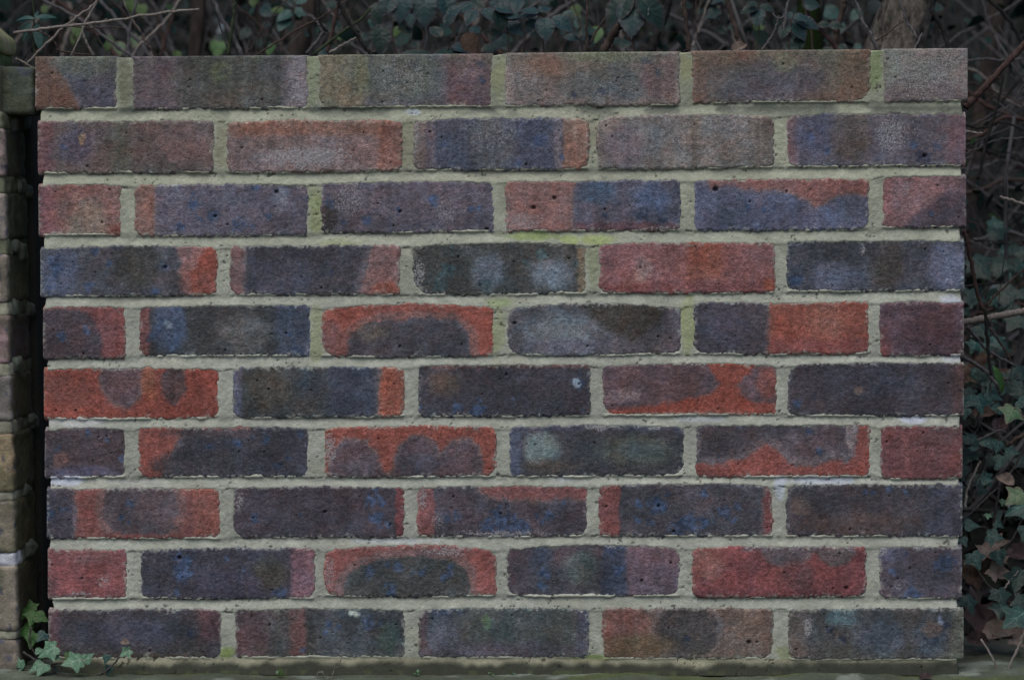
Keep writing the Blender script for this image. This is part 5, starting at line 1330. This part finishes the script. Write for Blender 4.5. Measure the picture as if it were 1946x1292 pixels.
ivy('star-shaped ivy leaves spread over the dead leaves at the wall corner', [([(1846, 1060), (1870, 1100), (1900, 1130), (1930, 1150)], .12, 1.8), ([(1846, 1060), (1830, 1120)], .12, 1.4)],
    [(1848, 1052, .09, 40, 160, 'ivy', .6, .1), (1836, 1132, .08, 46, 175, 'ivyd', .5, .3), (1898, 1120, .08, 44, 172, 'ivyd', .7, 0), (1902, 1148, .07, 42, 190, 'ivyd', .8, .1), (1946, 1164, .04, 66, 224, 'ivy', .9, -.1), (1942, 1082, .10, 58, 190, 'ivyd', .6, -.3), (1950, 1140, .08, 40, 250, 'ivyd', .6, 0), (1916, 1104, .12, 34, 90, 'ivyd', .5, 0)])
ivy('dim blurred ivy leaves deep in the gap behind the pale stick', [([(1840, 640), (1870, 560), (1920, 500), (1950, 440)], .55, 2.0)],
    [(1850, 490, .5, 56, 150, 'ivyd', .6, 0), (1888, 500, .5, 50, 110, 'ivyd', .7, 0), (1838, 560, .45, 46, 110, 'ivyd', .8, 0), (1900, 555, .45, 60, 100, 'ivyd', .7, 0, 'ivy2'), (1860, 620, .4, 46, 160, 'ivyd', .6, 0), (1936, 600, .4, 50, 210, 'ivyd', .6, 0), (1900, 650, .35, 44, 190, 'ivyd', .6, 0), (1850, 690, .3, 50, 170, 'ivy', .5, 0, 'ivy2'), (1926, 700, .3, 44, 140, 'ivyd', .6, 0), (1870, 735, .25, 34, 100, 'ivyd', .6, 0), (1940, 470, .5, 40, 180, 'ivyd', .5, 0), (1884, 440, .6, 40, 130, 'ivyd', .6, 0)])
IR = random.Random(14)
for gi, (cx, cy, yy, nl, txt) in enumerate([(1875, 690, .34, 9, 'behind the grey broken twig'), (1900, 740, .26, 8, 'above the yellowing leaf'), (1850, 930, .26, 7, 'in the black gap under the ivy runner'), (1925, 1010, .22, 4, 'below the big pale green leaf'),
                                            (1870, 880, .24, 8, 'behind the dark four-leaved cluster'), (1915, 600, .5, 9, 'behind the thick pale stick'), (1870, 540, .6, 8, 'behind the bent brown stem'), (1925, 470, .7, 8, 'above the thin slanting twig')]):
    lv = [(cx + IR.uniform(-48, 48), cy + IR.uniform(-52, 52), yy + IR.uniform(-.06, .06), IR.uniform(22, 44), IR.uniform(90, 260), IR.choice(['ivyd', 'ivyd', 'ivy']), IR.uniform(.3, .9), IR.uniform(-.4, .4), IR.choice(['ivy', 'ivy2'])) for _ in range(nl)]
    ivy('mat of small dull ivy leaves ' + txt, [([(cx - 40, cy + 60), (cx, cy + 10), (cx + 30, cy - 50)], yy, 1.6)], lv)
ivy('one long plain green leaf blade standing under the black stem', [([(1892, 712), (1898, 700)], .16, 1.6)], [(1888, 694, .15, 66, 158, 'ivyg', .2, .5, 'lance')], name='plant')

# --- single dead leaves on the plinth and bank, right of the wall
for (px, py, y, ln, ang, kd, mat, tu, tr, lab) in [
    (1866, 1036, .20, 60, 150, 'dead', 'pale', .7, .2, 'pale curled dead leaf hanging under the bluish ivy leaf'),
    (1846, 1068, .22, 66, 170, 'dead', 'brown', .6, -.2, 'brown crumpled dead leaf against the wall end, below the pale curled one'),
    (1880, 1082, .18, 50, 130, 'dead', 'pale', 1.0, .1, 'tan crinkled dead leaf in the middle of the leaf pile'),
    (1912, 1048, .26, 54, 110, 'dead2', 'purple', .8, .2, 'dark mauve dead leaf behind the tan crinkled leaf'),
    (1850, 1196, .12, 90, 52, 'dead', 'purple', .7, -.1, 'large purple-brown dead leaf with sharp lobes above the plinth'),
    (1866, 1206, .10, 64, 88, 'dead2', 'pale', 1.1, 0, 'curled tan dead leaf lying on the back edge of the plinth'),
    (1910, 1212, .10, 52, 70, 'dead', 'pale', 1.0, .2, 'tan dead leaf with a wavy edge at the corner of the plinth'),
    (1836, 1212, .10, 44, 120, 'dead2', 'purple', .9, 0, 'dark dead leaf tucked against the foot of the wall end'),
    (1846, 786, .20, 44, 96, 'dead2', 'brown', .8, 0, 'brown dead leaf caught behind the small ivy leaves'),
    (1900, 796, .18, 40, 190, 'dead2', 'purple', .6, 0, 'greyish dead leaf hanging beside the yellowing ivy leaf'),
    (1928, 918, .11, 36, 290, 'dead2', 'pale', .7, 0, 'pinkish dry leaf tip over the big pale green ivy leaf'),
    (1836, 694, .30, 60, 140, 'dead', 'brown', .5, 0, 'orange-brown dead leaf in the gloom below the grey broken twig'),
    (1890, 716, .30, 40, 100, 'dead2', 'brown', .9, 0, 'brown dead leaf lying behind the long green leaf blade'),
    (1746, 1289, -.035, 26, 84, 'dead2', 'purple', 1.8, 0, 'brown dead leaf scrap lying on the plinth in front of the wall'),
    (1390, 96, .16, 30, 70, 'dead2', 'pale', .9, 0, 'pale curled dead leaf resting behind the top of the wall'),
]:
    o = add_leaf(None, kd, mat, px, py, y, ln, ang, tu, tr, name='dead_leaf')
    tag(o, lab, 'dead leaf')

# --- seedlings and a crumb of moss on the plinth
for (px, lab, sz) in [(531, 'largest tiny bright green seedling at the foot of the wall', 9), (790, 'tiny bright green seedling with two round leaves at the wall foot', 8), (934, 'speck of green seedling just right of the two-leaved one', 5), (977, 'small flat green seedling under the wall near the middle', 6)]:
    root = empty('seedling', at(px, 1281, -.018), lab, 'seedling')
    for k_ in range(7 if sz > 6 else 4):
        add_leaf(root, 'oval', 'ivyl' if k_ % 2 else 'green', px + LR.uniform(-.5, .5) * sz, 1281 - LR.uniform(0, .6) * sz, -.018 + LR.uniform(-.006, .006), sz * LR.uniform(.6, 1.1), LR.uniform(-100, 100), .9, LR.uniform(-.5, .5))

# ------------------------------------------------------------------ blurred bare stems: the countable ones
rr = random.Random(21)
for i in range(120):
    if i < 84:
        px = rr.uniform(-20, 1960); y = rr.uniform(.45, 1.7)
        lean = rr.gauss(0, 70)
        pts = [(px - lean, 150), (px - lean * .5 + rr.gauss(0, 8), 90), (px + rr.gauss(0, 6), 40), (px + lean * .6, -20)]
        base = at(px - lean, 150, y)
    else:
        y = rr.uniform(.3, 1.4); py = rr.uniform(110, 660)
        a = rr.gauss(0, .6)
        pts = [(1800, py + 90 * a + rr.gauss(0, 10)), (1860, py + 30 * a + rr.gauss(0, 12)), (1910, py - 20 * a + rr.gauss(0, 12)), (1975, py - 85 * a)]
    rp, mt = rr.choice([1.2, 1.6, 2.0, 2.6, 3.4, 4.6]), rr.choice(['brown', 'grey', 'dark', 'grey', 'grey', 'red', 'pale'])
    slope = pts[-1][0] - pts[0][0]
    way = ('upright' if abs(slope) < 40 else 'right-leaning' if slope > 0 else 'left-leaning') if i < 84 else ('level' if abs(pts[-1][1] - pts[0][1]) < 50 else 'rising' if pts[-1][1] < pts[0][1] else 'falling')
    lab = ('thin ' if rp < 2.5 else 'stout ' if rp > 4 else '') + {'brown': 'brown', 'grey': 'grey', 'dark': 'blackish', 'red': 'reddish', 'pale': 'pale'}[mt] + ' ' + way + ' blurred stem ' + where(pts[1][0] if i < 84 else 1900, py if i >= 84 else 0)
    twig('bare_stem', lab, 'stem', pts, y, rp, mt, group='bare stems in the undergrowth', wob=1.2, seed=i)

# ------------------------------------------------------------------ the mass of undergrowth and leaf litter nobody could count
rr = random.Random(33)
paths = []
for i in range(2600):
    y = .5 + 4.2 * rr.random() ** 1.3
    x = rr.uniform(-1.0, 1.0) * (1.0 + .35 * y)
    z = float(bank_z(x, y)) - .02
    L = rr.uniform(.25, .95)
    d = Vector((rr.gauss(0, .8), rr.gauss(0, .5), 1.0 + rr.gauss(0, .5))).normalized()
    p = Vector((x, y, z)); pts = [p.copy()]
    for k_ in range(6):
        d = (d + Vector((rr.gauss(0, .22), rr.gauss(0, .22), rr.gauss(0, .14) - .02))).normalized()
        p = p + d * (L / 6); p.y = max(p.y, .34); pts.append(p.copy())
    r = rr.choice([.0007, .001, .0014, .002, .003, .005])
    paths.append((pts, r, r * .5))
V, Q, T = tube(paths, 4, 9)
me = mesh_np('undergrowth', [tuple(v) for v in V], Q, T)
k = NT('undergrowth_twigs', .85, .2)
n = k.noise(9, 2); n2 = k.noise(3.1, 2)
k.base(k.mix(k.ramp(n, .4, .62), k.mix(k.ramp(n2, .4, .6), (.009, .009, .009), (.032, .028, .027)), (.085, .085, .09)))
tag(obj('undergrowth', me, k.m), kind='stuff')


def scatter(name, count, seed, kind_outline, zfun, size, ymin, spread):
    g = np.random.default_rng(seed)
    V, Q = [], []
    y = ymin + 4.6 * g.random(count) ** 1.5
    x = g.uniform(-1, 1, count) * (1.05 + .36 * y)
    z = zfun(x, y, g)
    L = g.uniform(size[0], size[1], count)
    a = g.normal(0, 1, (count, 3)); a[:, 2] = np.abs(a[:, 2]) * spread[0] + spread[1]
    a /= np.linalg.norm(a, axis=1, keepdims=True)
    t = np.cross(a, g.normal(0, 1, (count, 3))); t /= np.linalg.norm(t, axis=1, keepdims=True)
    s = np.cross(t, a)
    c = np.stack([x, y, z], -1)
    prof = [(0, 0, 0), (.36, .35, .08), (.30, .7, .03), (0, 1.0, -.12), (-.30, .7, .03), (-.36, .35, .08), (0, .45, -.05)]
    vs = [c + (s * u + t * v + a * w_) * L[:, None] for u, v, w_ in prof]
    Vv = np.stack(vs, 1).reshape(-1, 3)
    b = np.arange(count)[:, None] * 7
    q = np.concatenate([b + np.array([[0, 1, 2, 6]]), b + np.array([[6, 2, 3, 4]]), b + np.array([[0, 6, 4, 5]])])
    me = mesh_np(name, Vv, q)
    rnd = np.repeat(g.random(count), 7)
    color_attr(me, 'leaf', np.stack([np.tile([.7, 0, 0, 0, 0, 0, 1.0], count), np.zeros(count * 7), rnd], -1))
    return me


me = scatter('leaf_litter', 9000, 3, None, lambda x, y, g: bank_z(x, y) + g.uniform(0, .025, len(x)), (.02, .05), .32, (1.0, .8))
k = NT('litter_leaf', .85, .2)
a = k.attr('leaf'); sep = k.node('ShaderNodeSeparateColor'); k.link(a.outputs['Color'], sep.inputs[0])
k.base(k.mix(k.ramp(sep.outputs[2], .3, 1.0), (.007, .007, .0065), (.05, .046, .044)))
tag(obj('leaf_litter', me, k.m), kind='stuff')
me = scatter('foliage', 7000, 4, None, lambda x, y, g: bank_z(x, y) + .03 + .75 * g.random(len(x)) ** 1.6, (.012, .036), .55, (.6, .25))
k = NT('undergrowth_leaf', .65, .15)
a = k.attr('leaf'); sep = k.node('ShaderNodeSeparateColor'); k.link(a.outputs['Color'], sep.inputs[0])
c = k.mix(k.ramp(sep.outputs[2], 0, .6), (.005, .013, .012), (.018, .042, .038))
c = k.mix(k.ramp(sep.outputs[2], .84, .88), c, (.024, .045, .014))
c = k.mix(k.ramp(sep.outputs[2], .93, .94), c, (.14, .17, .19))  # a few pale bluish leaves, skylight painted into their colour
k.base(c)
tag(obj('undergrowth_foliage', me, k.m), kind='stuff')

# repeated blurred things that would read alike: tell them apart by their order along the wall
same = {}
for o in S.objects:
    if o.parent is None and o.get('group') and o.get('label'):
        same.setdefault(o['label'], []).append(o)
WORDS = {2: ['leftmost', 'rightmost'], 3: ['leftmost', 'middle', 'rightmost'], 4: ['leftmost', 'second', 'third', 'rightmost']}
for lab, os_ in same.items():
    if len(os_) in WORDS:
        os_.sort(key=lambda q_: (q_.location.x - CAMP[0]) / (q_.location.y - CAMP[1]))
        for o, w_ in zip(os_, WORDS[len(os_)]):
            o['label'] = lab.replace('blurred', w_ + ' blurred', 1)
